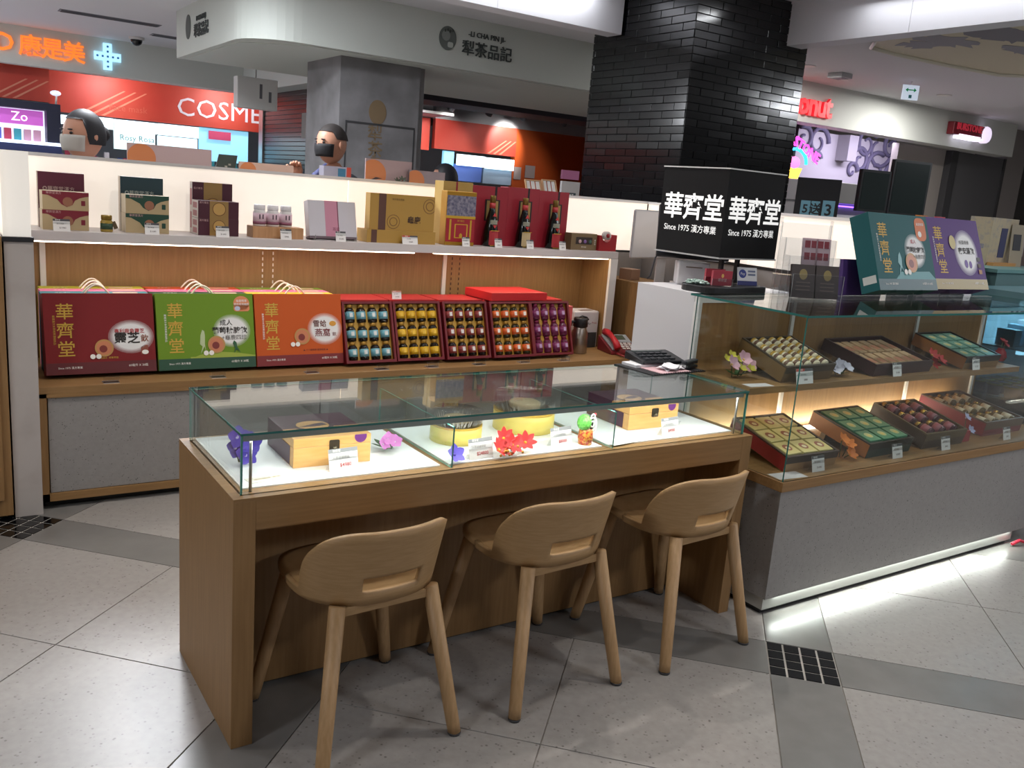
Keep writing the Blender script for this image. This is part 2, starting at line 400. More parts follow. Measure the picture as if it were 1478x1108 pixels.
stool(1.500, -.012, .06, 'oak stool beside the grey stone cabinet')

# ---- back counter with product shelf
YC = 1.93; ZC = .53; XR = 3.035; SHY, SHZ = 2.24, 1.145
SLOT = B(-.003, 0, 0, .003, .002, .016).mesh('slot', M('4a2c24', .6)); SLOTW = B(-.003, 0, 0, .003, .002, .016).mesh('slot', M('e0dcd6', .5))
c = thing('back_counter', 'oak back counter with grey stone doors standing below the white shelf', 'counter', (0, YC, 0))
B(-.235, 0, ZC-.028, 3.138, YW-YC-.006, ZC).build('counter_top', WOODH, c, bevel=.001)
B(-.235, .03, .04, 3.13, .58, ZC-.03).build('body', WOODV, c)
B(-.235, .0, .035, -.205, .03, ZC-.028).build('stile', WOODV, c)
B(-.235, .0, .035, 3.13, .03, .068).build('bottom_rail', WOODH, c)
B(-.22, .05, 0, 3.13, .4, .04).build('plinth', BLACK, c)
for a, b in ((-.200, .385), (.392, .98), (.987, 1.57), (1.577, 2.16), (2.167, 2.75)): B(a, .010, .070, b, .032, ZC-.046).build('door', STONE, c, bevel=.001)
B(-.235, .0, ZC-.045, 3.13, .03, ZC-.028).build('top_rail', WOODH, c)
B(-.234, -.014, ZC, XR+.02, -.0005, SHZ-.045).build('back_board', WOODV, wb)
te = empty('trim_4', (0, YW, 0))
B(XR-.04, SHY+.02-YW, ZC, XR-.005, -.0145, SHZ-.0435).build('end_board', WOODV, te)
B(XR-.052, SHY-YW, ZC, XR+.002, SHY+.02-YW, SHZ-.0435).build('end_edge', WHITE, te)
for px in (62, 641, 851):
    x = ony(px, 390, YW-.02).x; B(x-.012, -.026, ZC, x+.012, -.0135, SHZ-.045).build('upright', M('d9d7d3', .4), wb)
for px, me_ in ((379, SLOTW), (394, SLOTW), (652, SLOT), (663, SLOT), (859, SLOT)):
    x = ony(px, 390, YW-.016).x
    for k_ in range(18): link('slot', me_, wb, (x, -.0155, .56+.03*k_))
sh = thing('wall_shelf', 'long white shelf against the lit wall, lamps glowing beneath it', 'shelf', (0, SHY, 0))
B(-.225, 0, SHZ-.043, XR, .320, SHZ).build('board', SHELFW, sh, bevel=.0015)
B(-.20, .02, SHZ-.050, 1.62, .055, SHZ-.0435).build('light_strip', M('fff0dc', .5, 0, 5), sh)
B(1.75, .02, SHZ-.050, XR-.06, .055, SHZ-.0435).build('light_strip', M('ffe9c8', .5, 0, 5), sh)
area('shelf_strip_lamp', (.72, SHY+.04, SHZ-.055), 1.8, 2.2, (1, .92, .8), size_y=.03)
area('shelf_strip_lamp', (2.3, SHY+.04, SHZ-.055), 1.1, 1.7, (1, .88, .68), size_y=.03)

# ---- right display cabinet: stone base, oak deck, glass case with a middle shelf
XA, XB, YF, YB, ZD, ZT = 1.930, 3.95, -.09, .46, .527, 1.130
k = thing('stone_cabinet', 'grey terrazzo display cabinet with oak deck, steel kickplate and lit shelves', 'cabinet', (0, 0, 0))
B(XA, YF, .068, XB, YB, .490).build('stone_base', STONE, k, bevel=.001)
B(XA+.006, YF+.013, .020, XB-.24, YB-.02, .068).build('kickplate', M('c3c4c0', .38, .75), k)
B(XA+.016, YF+.028, 0, XB-.26, YB-.03, .020).build('plinth', BLACK, k)
B(XA-.008, YF-.008, .490, XB+.02, YB, ZD).build('oak_deck', WOODH, k, bevel=.001)
B(XA+.02, YB-.014, ZD, XB+.15, YB, ZT-.035).build('back_board', WOODV, k)
B(XA+.02, YB-.018, ZT-.035, XB+.15, YB+.01, ZT-.006).build('top_rail', WHITE, k)
B(XA+.018, YB-.02, ZD, XA+.034, YB+.01, ZT-.035).build('end_stile', WHITE, k)
for px in (1138, 1318, 1412):
    x = ony(px, 500, YB-.02).x; B(x-.010, YB-.024, ZD, x+.010, YB-.014, ZT-.035).build('upright', M('e8e6e2', .35), k)
B(1.945, .130, .794, XB-.06, YB-.02, .820).build('middle_shelf', WOODH, k, bevel=.001)
B(2.0, YB-.062, ZD, 3.85, YB-.036, ZD+.010).build('light_strip', M('fff4e0', .5, 0, 6), k)
area('deck_strip_lamp', (2.925, YB-.049, ZD+.0115), 1.85, 6.5, (1, .90, .74), size_y=.022, rot=(PI-.25, 0, 0))
area('kick_lamp', ((XA+XB)/2-.1, YF+.006, .0672), XB-XA-.32, 4.0, (.93, 1, .93), size_y=.010, rot=(-.62, 0, 0))
gk = thing('cabinet_glass', 'tall clear glass enclosure over the oak deck of the stone cabinet', 'glass case', (0, 0, 0))
pane('front_pane', XA-.002, YF-.004, ZD, XB+.02, YF+.002, ZT-.008, gk, GE)
pane('side_pane', XA-.002, YF+.002, ZD, XA+.004, YB-.022, ZT-.008, gk, GE)
pane('top_pane', XA-.006, YF-.008, ZT-.008, XB+.16, YB+.01, ZT, gk, GE)
# ---- cash desk behind the cabinet
q = thing('cash_desk', 'white panelled cash desk standing behind the glass cabinet corner', 'desk', (XA+.02, 0, 0))
B(0, YB+.012, 0, .62, .815, ZT-.0).build('desk_body', M('d4d3d6', .45), q, bevel=.001)
q = thing('return_counter', 'oak side counter joining the back counter, loose papers on top', 'counter', (3.14, 0, 0))
B(0, 1.35, 0, .30, YW-.005, .958).build('side_board', WOODV, q, bevel=.001)
B(.0, 1.35, .958, .30, YW-.005, .964).build('top_edge', WOODH, q)

# ================================================================== GOODS
GOLD = M('d2a93c', .35, .3); GOLDP = M('c9a23c', .5); WTX = M('f1eee8', .5); DTX = M('2a2420', .6); RTX = M('b3272f', .5); GTX = M('8a8682', .6)
def halo(parent, cx, cz, rx, rz, base, y=-.0006):
    b = lin(base)
    for i, (s, tt) in enumerate(((1.32, .18), (1.22, .36), (1.14, .58), (1.07, .8), (1.0, 1))):
        c = tuple(b[j]*(1-tt)+.80*tt for j in range(3))
        decal('halo_print', ell(cx, cz, rx*s, rz*s), M(c, .5, key=('halo', base, i)), parent, y-.0003*i)
def emblem(parent, cx, cz, r, y=-.003):
    decal('emblem_print', ell(cx, cz, r, r), M('b98a4e', .4), parent, y)
    decal('emblem_print', ell(cx, cz, r*.8, r*.8), M('c77b55', .4), parent, y-.0003)
    decal('emblem_print', ell(cx-r*.1, cz-r*.1, r*.42, r*.42), M('7c2a22', .4), parent, y-.0006)
    for i in range(2): decal('badge_print', ell(cx-r*1.25+i*r*.62, cz-r*.95, r*.28, r*.28), WTX, parent, y-.0009)
def gift_box(label, loc, rot, w, h, d, base, band, kind, group=None, front=True):
    g = thing('gift_box', label, 'gift box', loc, 0, group); g.rotation_euler = rot
    bm_ = M(base, .55, 0, 0, .3)
    B(0, 0, 0, w, d, h).build('carton', [bm_], g, bevel=.0012)
    if not front: return g
    B(.0, -.0006, 0, w, 0, h*.145).build('band_print', M(band, .4), g)
    text('華', .072, GOLDP, g, (w*.185, -.0012, h*.76), FR, .008, 'calligraphy'); text('齊', .072, GOLDP, g, (w*.185, -.0012, h*.53), FR, .008, 'calligraphy'); text('堂', .072, GOLDP, g, (w*.185, -.0012, h*.30), FR, .008, 'calligraphy')
    text('嚴選漢方本草精華濃縮飲品', .0105, GOLDP if kind == 'red' else WTX, g, (w*.085, -.0012, h*.55), (PI/2, PI/2, 0), 0, 'small_print')
    text('Since 1975 漢方專業', .011, WTX, g, (w*.21, -.0012, h*.08), FR, 0, 'small_print')
    text('60毫升 X 30瓶', .013, WTX, g, (w*.83, -.0012, h*.085), FR, 0, 'small_print')
    return g
LEAN = -.22
def stand_for(x, where, z=ZC, y=YC+.02):
    a = thing('acrylic_stand', 'empty clear acrylic label holder in front of the ' + where, 'label holder', (x, y, z), 0, 'acrylic holders along the counter')
    pane('plate', -.032, 0, .0, .032, .002, .030, a, M('c9cdcf', .2), ACR).rotation_euler = (-.35, 0, 0)
    pane('foot', -.032, 0, 0, .032, .045, .002, a, M('c9cdcf', .2), ACR)
def handle(parent, w, h, d):
    MB().tube([(w*.5-.055+.11*i/10, d*.5, h-.004+.045*math.sin(PI*i/10)) for i in range(11)], .004, 6).build('handle', M('e6ddd0', .5), parent)
stacks = (('red', -.188, '7c1f22', '5e1a1e', (('47808c', 'teal'), ('d6759a', 'pink'), ('b9b23a', 'yellow-green'))),
          ('green', .264, '6c8f24', '1f4a34', (('2f4a38', 'dark green'), ('d4709a', 'pink'), ('c8552a', 'orange'))),
          ('orange', .712, 'c2561f', '7a2224', (('d8b33a', 'yellow'), ('d870a0', 'pink'), ('7f9a35', 'green'))))
for kind, x, base, band, back in stacks:
    z0 = ZC+.0196
    g = gift_box({'red': 'dark red gift box with a white glow and black lettering, next to the scuffed post', 'green': 'green gift box with runner pictures standing between the red and orange boxes', 'orange': 'bright orange gift box with maroon band beside the bottle trays'}[kind],
                 (x, 2.065, z0), (LEAN, 0, .012), .443, .349, .090, base, band, kind, 'upright gift boxes on the oak counter')
    w, h = .443, .349
    if kind == 'red':
        halo(g, w*.775, h*.45, .072, .056, base); text('專利鹿角靈芝', .021, RTX, g, (w*.76, -.003, h*.52), FR, .01); text('靈芝', .054, DTX, g, (w*.735, -.003, h*.425), FR, .02); text('飲', .034, M('8a4a2a', .5), g, (w*.90, -.003, h*.42), FR, .01)
        emblem(g, w*.52, h*.315, .038); decal('print', rrect(w*.86, h*.22, w*.93, h*.34, .004), M('8d4a3a', .5), g, -.0015); decal('print', ell(w*.90, h*.25, .014, .010), WTX, g, -.0022)
        text('十種漢方  精華萃取', .010, GOLDP, g, (w*.55, -.0012, h*.19))
    elif kind == 'green':
        B(w*.32, -.0004, h*.145, w, 0, h*.165).build('hill_print', M('9aac40', .5), g)
        decal('hill_print', [(w*.33, h*.145), (w*.42, h*.19), (w*.6, h*.225), (w*.82, h*.2), (w, h*.16), (w, h*.145)], M('9aac40', .5), g)
        halo(g, w*.76, h*.50, .066, .058, base); text('成人', .030, DTX, g, (w*.70, -.003, h*.605), FR, .005); text('葡萄糖胺飲', .033, DTX, g, (w*.735, -.003, h*.50), FR, .02); text('+龜鹿四珍', .026, M('55504c', .5), g, (w*.78, -.003, h*.405), FR, 0)
        emblem(g, w*.59, h*.32, .040)
        decal('runner_print', [(w*.425, h*.20), (w*.445, h*.30), (w*.42, h*.33), (w*.43, h*.45), (w*.45, h*.52), (w*.47, h*.50), (w*.475, h*.44), (w*.47, h*.33), (w*.48, h*.22), (w*.465, h*.30), (w*.44, h*.24)], M('b9c79b', .5), g, -.0012)
        decal('figure_print', [(w*.77, h*.20), (w*.785, h*.27), (w*.76, h*.33), (w*.775, h*.37), (w*.80, h*.34), (w*.805, h*.28), (w*.84, h*.20), (w*.80, h*.25)], M('2c5a38', .5), g, -.0035)
        decal('seal_print', ell(w*.875, h*.87, .038, .034), M('dd8a5c', .5), g, -.0012); decal('seal_print', rrect(w*.79, h*.76, w*.96, h*.86, .012), M('dd8a5c', .5), g, -.0012)
        decal('seal_print', ell(w*.83, h*.80, .013, .011), M('b9c2d8', .5), g, -.0018); text('龜鹿精華', .013, WTX, g, (w*.875, -.0022, h*.90)); text('膠原葡萄糖胺', .012, WTX, g, (w*.875, -.0022, h*.855))
    else:
        halo(g, w*.79, h*.50, .068, .060, base); text('雪蛤', .036, M('6a3028', .5), g, (w*.73, -.003, h*.57), FR, .01); text('燕窩', .042, M('7a2a30', .5), g, (w*.76, -.003, h*.44), FR, .01); text('飲', .022, M('7a2a30', .5), g, (w*.90, -.003, h*.42))
        decal('print', ell(w*.885, h*.575, .018, .013), M('d79a3a', .5), g, -.003); emblem(g, w*.52, h*.40, .040)
        text('▲ 十八種精華 養顏美容 ▲', .011, M('5a1f1c', .5), g, (w*.67, -.0012, h*.205))
    handle(g, w, h, .090)
    for j, (cc, nm) in enumerate(back):
        dy = .168+.0885*j
        r = gift_box('%s gift box %s the %s one, only its handled top showing' % (nm, ('directly behind', 'second behind', 'last behind')[j], kind), (x+.006*(j+1), 2.065+dy, ZC), (-.012, 0, .012), w, h-.004, .087, cc, cc, kind, 'gift boxes queued behind the front row', False)
        text('專業漢方', .016, WTX, r, (w*.2, .035, h-.0034), TOP, 0, 'top_print')
        decal('top_print', rrect(w*.66, .02, w*.9, .055, .006), M('d8b9a8', .5), r, h-.0039, 'xy'); handle(r, w, h-.004, .087)
    stand_for(x+.235, '%s gift box' % kind)

# ---- five open trays of tonic bottles
def bottle_meshes(lab, lab2, capc, glass='1c100a', body=None):
    a = MB().lathe([(.0, 0), (.0205, 0), (.022, .003), (.022, .058), (.017, .066), (.013, .070), (.013, .074), (0, .074)], 14).mesh('glass_body', M(body or glass, .12))
    b = MB().lathe([(.0224, .014), (.0224, .050)], 14).mesh('label_wrap', M(lab, .45))
    m = MB()
    m.add([(.0229*math.sin(t_), -.0229*math.cos(t_), z) for z in (.024, .044) for t_ in (-.35, -.12, .12, .35)], [(i, i+1, i+5, i+4) for i in range(3)])
    e = m.mesh('label_print', M(lab2, .5))
    c_ = MB().lathe([(.0150, .068), (.0150, .084), (.013, .086), (0, .086)], 14).mesh('cap', M(capc, .3, .5))
    return a, b, e, c_
TR = (((1.159, 2.040), '6fa9b8', 'd3d8d6', 'b58a3c', '140d0a', 'blue'), ((1.447, 2.045), 'd3a51f', 'e0b63a', 'a9802f', '181008', 'yellow'), ((1.739, 2.035), '8a3836', 'd9d6d4', 'b58a3c', '140a08', 'red and white'),
      ((2.033, 2.025), 'd2602a', 'ece4dc', 'b58a3c', '2a2410', 'orange'), ((2.316, 2.035), '7b2b5c', 'b79ac0', '7d2548', '5a1638', 'purple'))
TLEAN = -.32; tw, thh, td = .280, .318, .060
for i, ((x, y), lab, lab2, capc, gls, cn) in enumerate(TR):
    where = ('beside the orange gift box', 'under the small pink price card', 'in the middle of the five trays', 'beside the purple-bottle tray', 'nearest the steel thermos')[i]
    rot = (TLEAN, 0, .004); z0 = ZC+.021
    g = thing('bottle_tray', 'open maroon tray holding twelve %s-labelled bottles, %s' % (cn, where), 'tray', (x, y, z0), 0, 'open bottle trays'); g.rotation_euler = rot
    MR = M('6d1620', .4)
    B(0, td-.006, 0, tw, td, thh).build('tray_back', MR, g)
    for nm, bx in (('rim', (0, 0, 0, .012, td, thh)), ('rim', (tw-.012, 0, 0, tw, td, thh)), ('rim', (.012, 0, 0, tw-.012, td, .014)), ('rim', (.012, 0, thh-.012, tw-.012, td, thh))): B(*bx).build(nm, MR, g)
    B(.012, .024, .014, tw-.012, td-.006, thh-.012).build('gold_liner', M('b98f35', .45), g)
    ms = bottle_meshes(lab, lab2, capc, gls)
    R = Matrix.Translation((x, y, z0)) @ Matrix.Rotation(.004, 4, 'Z') @ Matrix.Rotation(TLEAN, 4, 'X')
    for r in range(3):
        for c_ in range(4):
            p = R @ Vector((.046+c_*.0625, .022, .018+(2-r)*.0965))
            bt = thing('tonic_bottle', '%s-labelled bottle, %s row of the tray %s' % (cn, ('top', 'middle', 'bottom')[r], where), 'bottle', p, 0, '%s bottles in a tray' % cn)
            bt.rotation_euler = (TLEAN, 0, .004)
            bt.scale = (1.12, 1.12, 1.10)
            for nm, me in zip(('glass_body', 'label_wrap', 'label_print', 'cap'), ms): link(nm, me, bt)
    stand_for(x+.16, 'tray of %s-labelled bottles' % cn)
    if i < 4:   # closed cartons queued behind the trays
        B_ = B(0, 0, 0, tw, .22, thh+.004).build('red_carton', M('a82a2c', .45), None, (x+.012, y+.166, ZC), (0, 0, .0), .001)
        tag(B_, 'closed red carton standing behind the tray of %s-labelled bottles' % cn, 'carton', 'cartons behind the bottle trays')
B_ = B(0, 0, 0, .40, .27, .045).build('red_box_lid', M('c0292f', .4), None, (2.05, 2.13, .8545), (0, 0, .06), .001); tag(B_, 'flat bright red box laid across the tops of the cartons', 'box')
B_ = B(0, 0, 0, .035, .20, .29).build('pink_carton', M('c65a5a', .5), None, (2.612, 2.15, ZC), (0, 0, .03), .001); tag(B_, 'thin salmon pink carton standing at the end of the bottle trays', 'carton')
B_ = B(0, 0, 0, .255, .18, .322).build('red_carton', M('a82a2c', .45), None, (2.35, 2.21, ZC), (0, 0, .0), .001); tag(B_, 'closed red carton behind the tray of purple bottles', 'carton')

# ---- price cards
def price_card(x, y, z, w=.052, h=.045, price='1280', label='', rz=0., head='4a4a50', group='price cards on the white shelf', red=False, sub='漢方專業', split=None, big=1.):
    g = thing('price_card', label, 'price card', (x, y, z), rz, group)
    m = MB(); m.T = Matrix.Rotation(-.22, 4, 'X'); m.box(-w/2, 0, 0, w/2, .001, h); c = m.build('card', M('eeeceb', .5), g)
    m = MB(); m.T = Matrix.Rotation(.5, 4, 'X'); m.box(-w/2, .001, 0, w/2, .002, h*.86); m.T = Matrix.Identity(4); m.build('stand', ACR, g).location = (0, .022, 0)
    hd = MB(); hd.T = Matrix.Rotation(-.22, 4, 'X'); hd.box(-w/2, -.0004, h*.82, w/2, 0, h)
    hd.build('header', M(head, .5), g)
    if split: m = MB(); m.T = Matrix.Rotation(-.22, 4, 'X'); m.box(-w/2, -.0006, h*.82, 0, -.0002, h); m.build('header_accent', M(split, .5), g)
    RR = (PI/2-.22, 0, 0)
    def at(u, v): return (u*w, -.0007+math.sin(.22)*v*h, math.cos(.22)*v*h)
    text('華齊堂', h*.13, WTX, g, at(-.22, .91), RR)
    text(sub, h*.14, GTX, g, at(-.08, .60), RR); text('$'+price, h*.2*big, RTX if red else M('6a5a5c', .5), g, at(.06, .27), RR, .01 if red else 0, 'price')
    return g
# ---- goods on the white shelf
def span(p0, p1, py, Y, z0, pt=None):
    a, b = ony(p0, py, Y).x, ony(p1, py, Y).x
    h = ony((p0+p1)/2, pt, Y).z-z0 if pt else 0
    return a, b-a, h
def carton(label, p0, p1, py, pt, Y, d, base, z0=SHZ, cat='box', group=None, name='carton_box', rot=(0, 0, 0), side=None, rough=.4):
    x, w, h = span(p0, p1, py, Y, z0, pt)
    g = thing(name, label, cat, (x, Y, z0), 0, group); g.rotation_euler = rot
    m = B(0, 0, 0, w, d, h)
    if side: m.m[5] = 1
    m.build('carton', [M(base, rough)]+([M(side, .5)] if side else []), g, bevel=.001)
    return g, w, h
def wave_pair(col, nm, p0, p1, ys, Y):
    z = SHZ
    for j, (pb, pt) in enumerate(ys):
        g, w, h = carton('beige carton with %s wave print, %s of two stacked' % (nm, ('lower', 'upper')[j]), p0, p1, pb, pt, Y, .11, 'b9a47e', z, side='d8c9ac', group='beige wave-print cartons')
        c_ = M(col, .4)
        decal('wave_print', [(0, h)]+[(w*u, h*v) for u, v in ((0, .80), (.12, .78), (.22, .66), (.32, .55), (.40, .32), (.52, .18), (.64, .30), (.70, .55), (.80, .68), (.92, .76), (1, .80))]+[(w, h)], c_, g)
        decal('emblem_print', ell(w*.54, h*.46, h*.25, h*.25), M('9c6a52', .4), g, -.0012); decal('stamp_print', rrect(w*.83, h*.28, w*.92, h*.55, .002), c_, g)
        text('華齊堂漢方', .012, M('c9a2a0', .5), g, (w*.24, -.0012, h*.9))
        z += h
g, w, h = carton('tall burgundy carton with white lettering behind two beige burgundy-wave cartons', 55.5, 122.5, 300, 249, 2.440, .05, '5a2236', side='cdbfae')
text('◎華齊堂漢方', .022, M('c9b0a8', .5), g, (w*.44, -.001, h*.70))
wave_pair('7d2433', 'burgundy', 61.5, 128.5, ((325, 303.5), (303, 276.5)), 2.310)
g, w, h = carton('tall dark green carton with white lettering behind two beige green-wave cartons', 174, 235.5, 300, 256, 2.440, .05, '243c44', side='cdbfae')
text('◎華齊堂漢方', .022, M('b8c0b8', .5), g, (w*.44, -.001, h*.70))
wave_pair('24483a', 'green', 181.5, 244, ((328, 309), (308.5, 282)), 2.310)
def tray_set(lbl, p0, p1, pb, pt, Y, z, d):
    g, w, h = carton(lbl, p0, p1, pb, pt, Y, d, '4a1d2c', z, side='d8cfcb', group='maroon gold-medallion cartons')
    decal('gold_print', [(w*.28, 0), (w*.74, 0), (w*.74, h), (w*.28, h)], M('9a7a45', .4), g)
    r = min(.038, h*.38)
    decal('medallion_print', ell(w*.51, h*.55, r, r), M('6a4322', .4), g, -.0012); decal('medallion_print', ell(w*.51, h*.55, r*.9, r*.9), M('c29a58', .4), g, -.0016)
    text('漢方養生', .011, M('c9a2a0', .5), g, (w*.14, -.0012, h*.88))
    for i in range(2): B(-.0006, d*.2, h*(.1+.45*i), 0, d*.8, h*(.42+.45*i)).build('side_print', M('b06a72', .5), g)
    return h
tray_set('upright maroon and gold carton at the back of its stack of three', 277.5, 335, 310, 264, 2.450, SHZ, .05)
hh = tray_set('maroon and gold carton at the bottom of the stacked pair', 286, 344.5, 332, 316, 2.320, SHZ, .12)
tray_set('maroon and gold carton on top of the stacked pair', 286, 344.5, 332-14, 290.5, 2.320, SHZ+hh, .12)
# jar
p = ony(154, 333, 2.310)
g = thing('tonic_jar', 'small gold-lidded jar with green label between the carton stacks', 'jar', (p.x, 2.310, SHZ))
MB().lathe([(0, 0), (.024, 0), (.026, .004), (.026, .045), (.021, .052), (.021, .054)], 20).build('jar_body', M('a58a3c', .15), g)
MB().lathe([(.0264, .012), (.0264, .038)], 20).build('jar_label', M('2e4a34', .5), g); MB().lathe([(.023, .054), (.023, .072), (.021, .074), (0, .074)], 20).build('lid', M('8f7430', .3, .6), g)
m = MB(); m.T = Matrix.Translation((.030, -.012, .012)) @ Matrix.Rotation(-.4, 4, 'Y'); m.box(0, 0, 0, .018, .001, .034); m.build('hang_tag', M('5a4a30', .5), g)
# three pill bottles on a wooden riser
x0, w0, h0 = span(365, 438, 340, 2.290, SHZ, 328)
rs = tag(B(0, 0, 0, w0, .10, h0).build('wooden_riser', WOODP, None, (x0, 2.290, SHZ), (0, 0, 0), .001), 'small oak block under three white pill bottles', 'riser')
for i in range(3):
    g = thing('pill_bottle', 'white pill bottle with pink label, %s of the oak block' % ('on the medallion carton side', 'between its two twins', 'on the pink-banded box side')[i], 'bottle', (x0+.045+i*.066, 2.335, SHZ+h0), 0, 'white pill bottles')
    MB().lathe([(0, 0), (.029, 0), (.031, .004), (.031, .068), (.026, .076), (.026, .08)], 20).build('bottle_body', M('dedada', .35), g)
    MB().lathe([(.0314, .010), (.0314, .064)], 20).build('label_wrap', M('d8bcc8', .5), g)
    MB().lathe([(.0317, .010), (.0317, .024)], 20).build('label_band', M('8c5468', .5), g)
    MB().lathe([(.0265, .079), (.0275, .081), (.0275, .102), (.026, .104), (0, .104)], 24).build('cap', M('e6e4e6', .4), g)
    for dx in (-.008, .008): B(dx-.003, -.0325, .036, dx+.003, -.0312, .058).build('label_print', M('5a4450', .5), g)
# white box with pink band on a wire stand
x, w, h = span(447, 517, 340, 2.300, SHZ+.018, 290)
g = thing('banded_box', 'white gift box with pink band leaning on a wire stand', 'gift box', (x, 2.300, SHZ+.02)); g.rotation_euler = (-.22, 0, .05)
B(0, 0, 0, w, .05, h).build('carton', [M('c9c6ce', .4)], g, bevel=.001)
decal('pink_band', [(w*.34, 0), (w*.62, 0), (w*.62, h), (w*.34, h)], M('c98aa0', .4), g); decal('band_line', [(w*.60, 0), (w*.62, 0), (w*.62, h), (w*.60, h)], M('7a3a50', .4), g, -.0009)
text('燕窩', .02, M('8a3a58', .5), g, (w*.56, -.001, h*.2))
MB().box(.0, -.001, -.012, w, .05, 0).build('base_trim', M('6a5a62', .5), g)
m = MB(); m.tube([(.02, .05, .0), (.02, -.03, -.012), (.02, -.03, .012)], .002, 6); m.tube([(w-.02, .05, .0), (w-.02, -.03, -.012), (w-.02, -.03, .012)], .002, 6); m.tube([(.02, -.03, -.012), (w-.02, -.03, -.012)], .002, 6)
ws = m.build('wire_stand', STEEL, None, (x, 2.300, SHZ+.016)); tag(ws, 'thin wire easel holding up the white pink-banded box', 'stand')
# gold boxes
g, w, h = carton('flat gold box lying under the upright gold box', 529, 628, 350, 333, 2.280, .13, 'b08a42', group='gold medallion boxes', side='c9a25a')
decal('brown_band', [(w*.06, 0), (w*.14, 0), (w*.14, h), (w*.06, h)], M('5e3f36', .4), g); zb = SHZ+h
g, w, h = carton('upright gold box with brown band and medallions standing on a flat one', 533, 626, 325, 281, 2.290, .06, 'b08a42', zb, group='gold medallion boxes', side='c9a25a')
decal('brown_band', [(w*.13, 0), (w*.24, 0), (w*.24, h), (w*.13, h)], M('5e3f36', .4), g)
for cx, cz, r in ((.36, .24, .038), (.92, .72, .040)):
    rr = min(r, w*(1-cx)) if cx > .5 else r
    for s_, cc in ((1, '7d5a34'), (.9, 'b08a42'), (.62, '7d5a34'), (.5, 'b08a42')): decal('medallion_print', [(min(a, w), min(b, h)) for a, b in ell(w*cx, h*cz, r*s_, r*s_)], M(cc, .4), g, -.0004-.0003*(1-s_)*4)
text('漢方養生禮盒', .012, M('7d6234', .5), g, (w*.42, -.0015, h*.86)); text('龜鹿', .040, M('4a3324', .5), g, (w*.68, -.0015, h*.30), FR, .02)
# tall gold box with decorated canister in front
g, w, h = carton('tall plain gold box with dark red ribbon behind the decorated canister', 636, 678, 340, 262, 2.360, .10, 'b0914e', side='c9aa62')
decal('ribbon', [(w*.42, 0), (w*.48, 0), (w*.48, h), (w*.42, h)], M('8d2430', .4), g)
x, w, h = span(642, 684, 345, 2.290, SHZ, 276)
g = thing('tea_canister', 'tall tin canister with grey landscape above and red temple door below', 'canister', (x, 2.290, SHZ))
B(0, 0, 0, w, .07, h).build('tin', M('b0842c', .3, .4), g, bevel=.003)
B(.002, -.001, .02, w-.002, 0, h*.50).build('red_print', M('a02430', .4), g); B(.002, -.001, h*.55, w-.002, 0, h*.92).build('landscape_print', noise_mat('ink_landscape', '4c4c6a', '8d8a98', (1, 1, 1), 60, 5, .5), g)
B(.0, -.0016, h*.50, w, 0, h*.55).build('gold_trim', GOLD, g)
for a in (.12, .82): B(w*a, -.0018, .03, w*(a+.06), 0, h*.48).build('pillar_print', GOLD, g)
decal('door_print', rrect(w*.3, .04, w*.75, h*.40, .004), GOLD, g, -.0016); decal('door_print', rrect(w*.34, .045, w*.71, h*.385, .004), M('a02430', .4), g, -.002)
decal('seal_print', ell(w*.52, h*.18, .010, .014), GOLD, g, -.0024); text('漢方養生', .012, GOLD, g, (w*.5, -.0022, h*.455))
# three tall red wine boxes and bottles
for i, (a, b, tp) in enumerate(((678.5, 729.5, 268.5), (729.5, 774.5, 271), (774.5, 817, 276))):
    where = ('against the tall gold box', 'between its two twins', 'at the end by the lit wall')[i]
    g, w, h = carton('tall red wine carton with gold window, standing %s' % where, a, b, 335, tp, 2.380, .09, '96202f', group='red wine cartons', name='wine_carton')
    decal('ribbon', [(w*.62, h*.62), (w*.68, h*.62), (w*.68, h), (w*.62, h)], M('201418', .4), g)
    decal('window_frame', [(w*.36, h*.42), (w*.78, h*.42), (w*.78, h*.78), (w*.36, h*.78)], M('231418', .4), g, -.0009); decal('gold_window', [(w*.41, h*.44), (w*.73, h*.44), (w*.73, h*.76), (w*.41, h*.76)], M('a68a52', .35, .3), g, -.0014)
    g = thing('wine_bottle', 'black red-necked bottle with %s label, carton behind it %s' % (('red', 'cream', 'red')[i], where), 'bottle', (ony(a+(b-a)*.66, 350, 2.300).x, 2.337, SHZ), 0, 'dark bottles before red cartons')
    g.scale = (1.18, 1.1, 1.2)
    MB().lathe([(0, 0), (.036, 0), (.039, .006), (.037, .06), (.031, .10), (.026, .13), (.017, .165), (.013, .19), (.012, .23), (0, .23)], 20).build('glass_body', M('0b0d0d', .12), g)
    MB().lathe([(.0145, .205), (.0145, .236), (.013, .239), (0, .239)], 16).build('cap', M('8a7038', .3, .6), g); MB().lathe([(.0155, .180), (.0150, .205)], 16).build('neck_sleeve', M('b8383a', .4), g)
    m = MB()
    for z0, z1, cc in ((.008, .075, 0), (.105, .125, 1)):
        r0 = .0395 if z0 < .05 else .0315
        vs = [(r0*math.sin(t_), -r0*math.cos(t_), z) for z in (z0, z1) for t_ in (-.7, -.35, 0, .35, .7)]
        m.add(vs, [(j, j+1, j+6, j+5) for j in range(4)], cc)
    m.build('label_print', [M(('b0333a', 'c9b48a', 'b0333a')[i], .45), M('8f8f80', .45)], g)
    m = MB(); m.box(-.024, -.0425, .004, .024, -.0415, .007); m.box(-.024, -.0425, .074, .024, -.0415, .077); m.build('label_rim', GOLD, g)
    m = MB(); m.prism([(-.012, .142), (.012, .142), (0, .160)], .001, 0, 'xz', -.030); m.prism([(-.012, .102), (.012, .102), (0, .086)], .001, 0, 'xz', -.037); m.build('triangle_print', M('c2383a', .45), g)
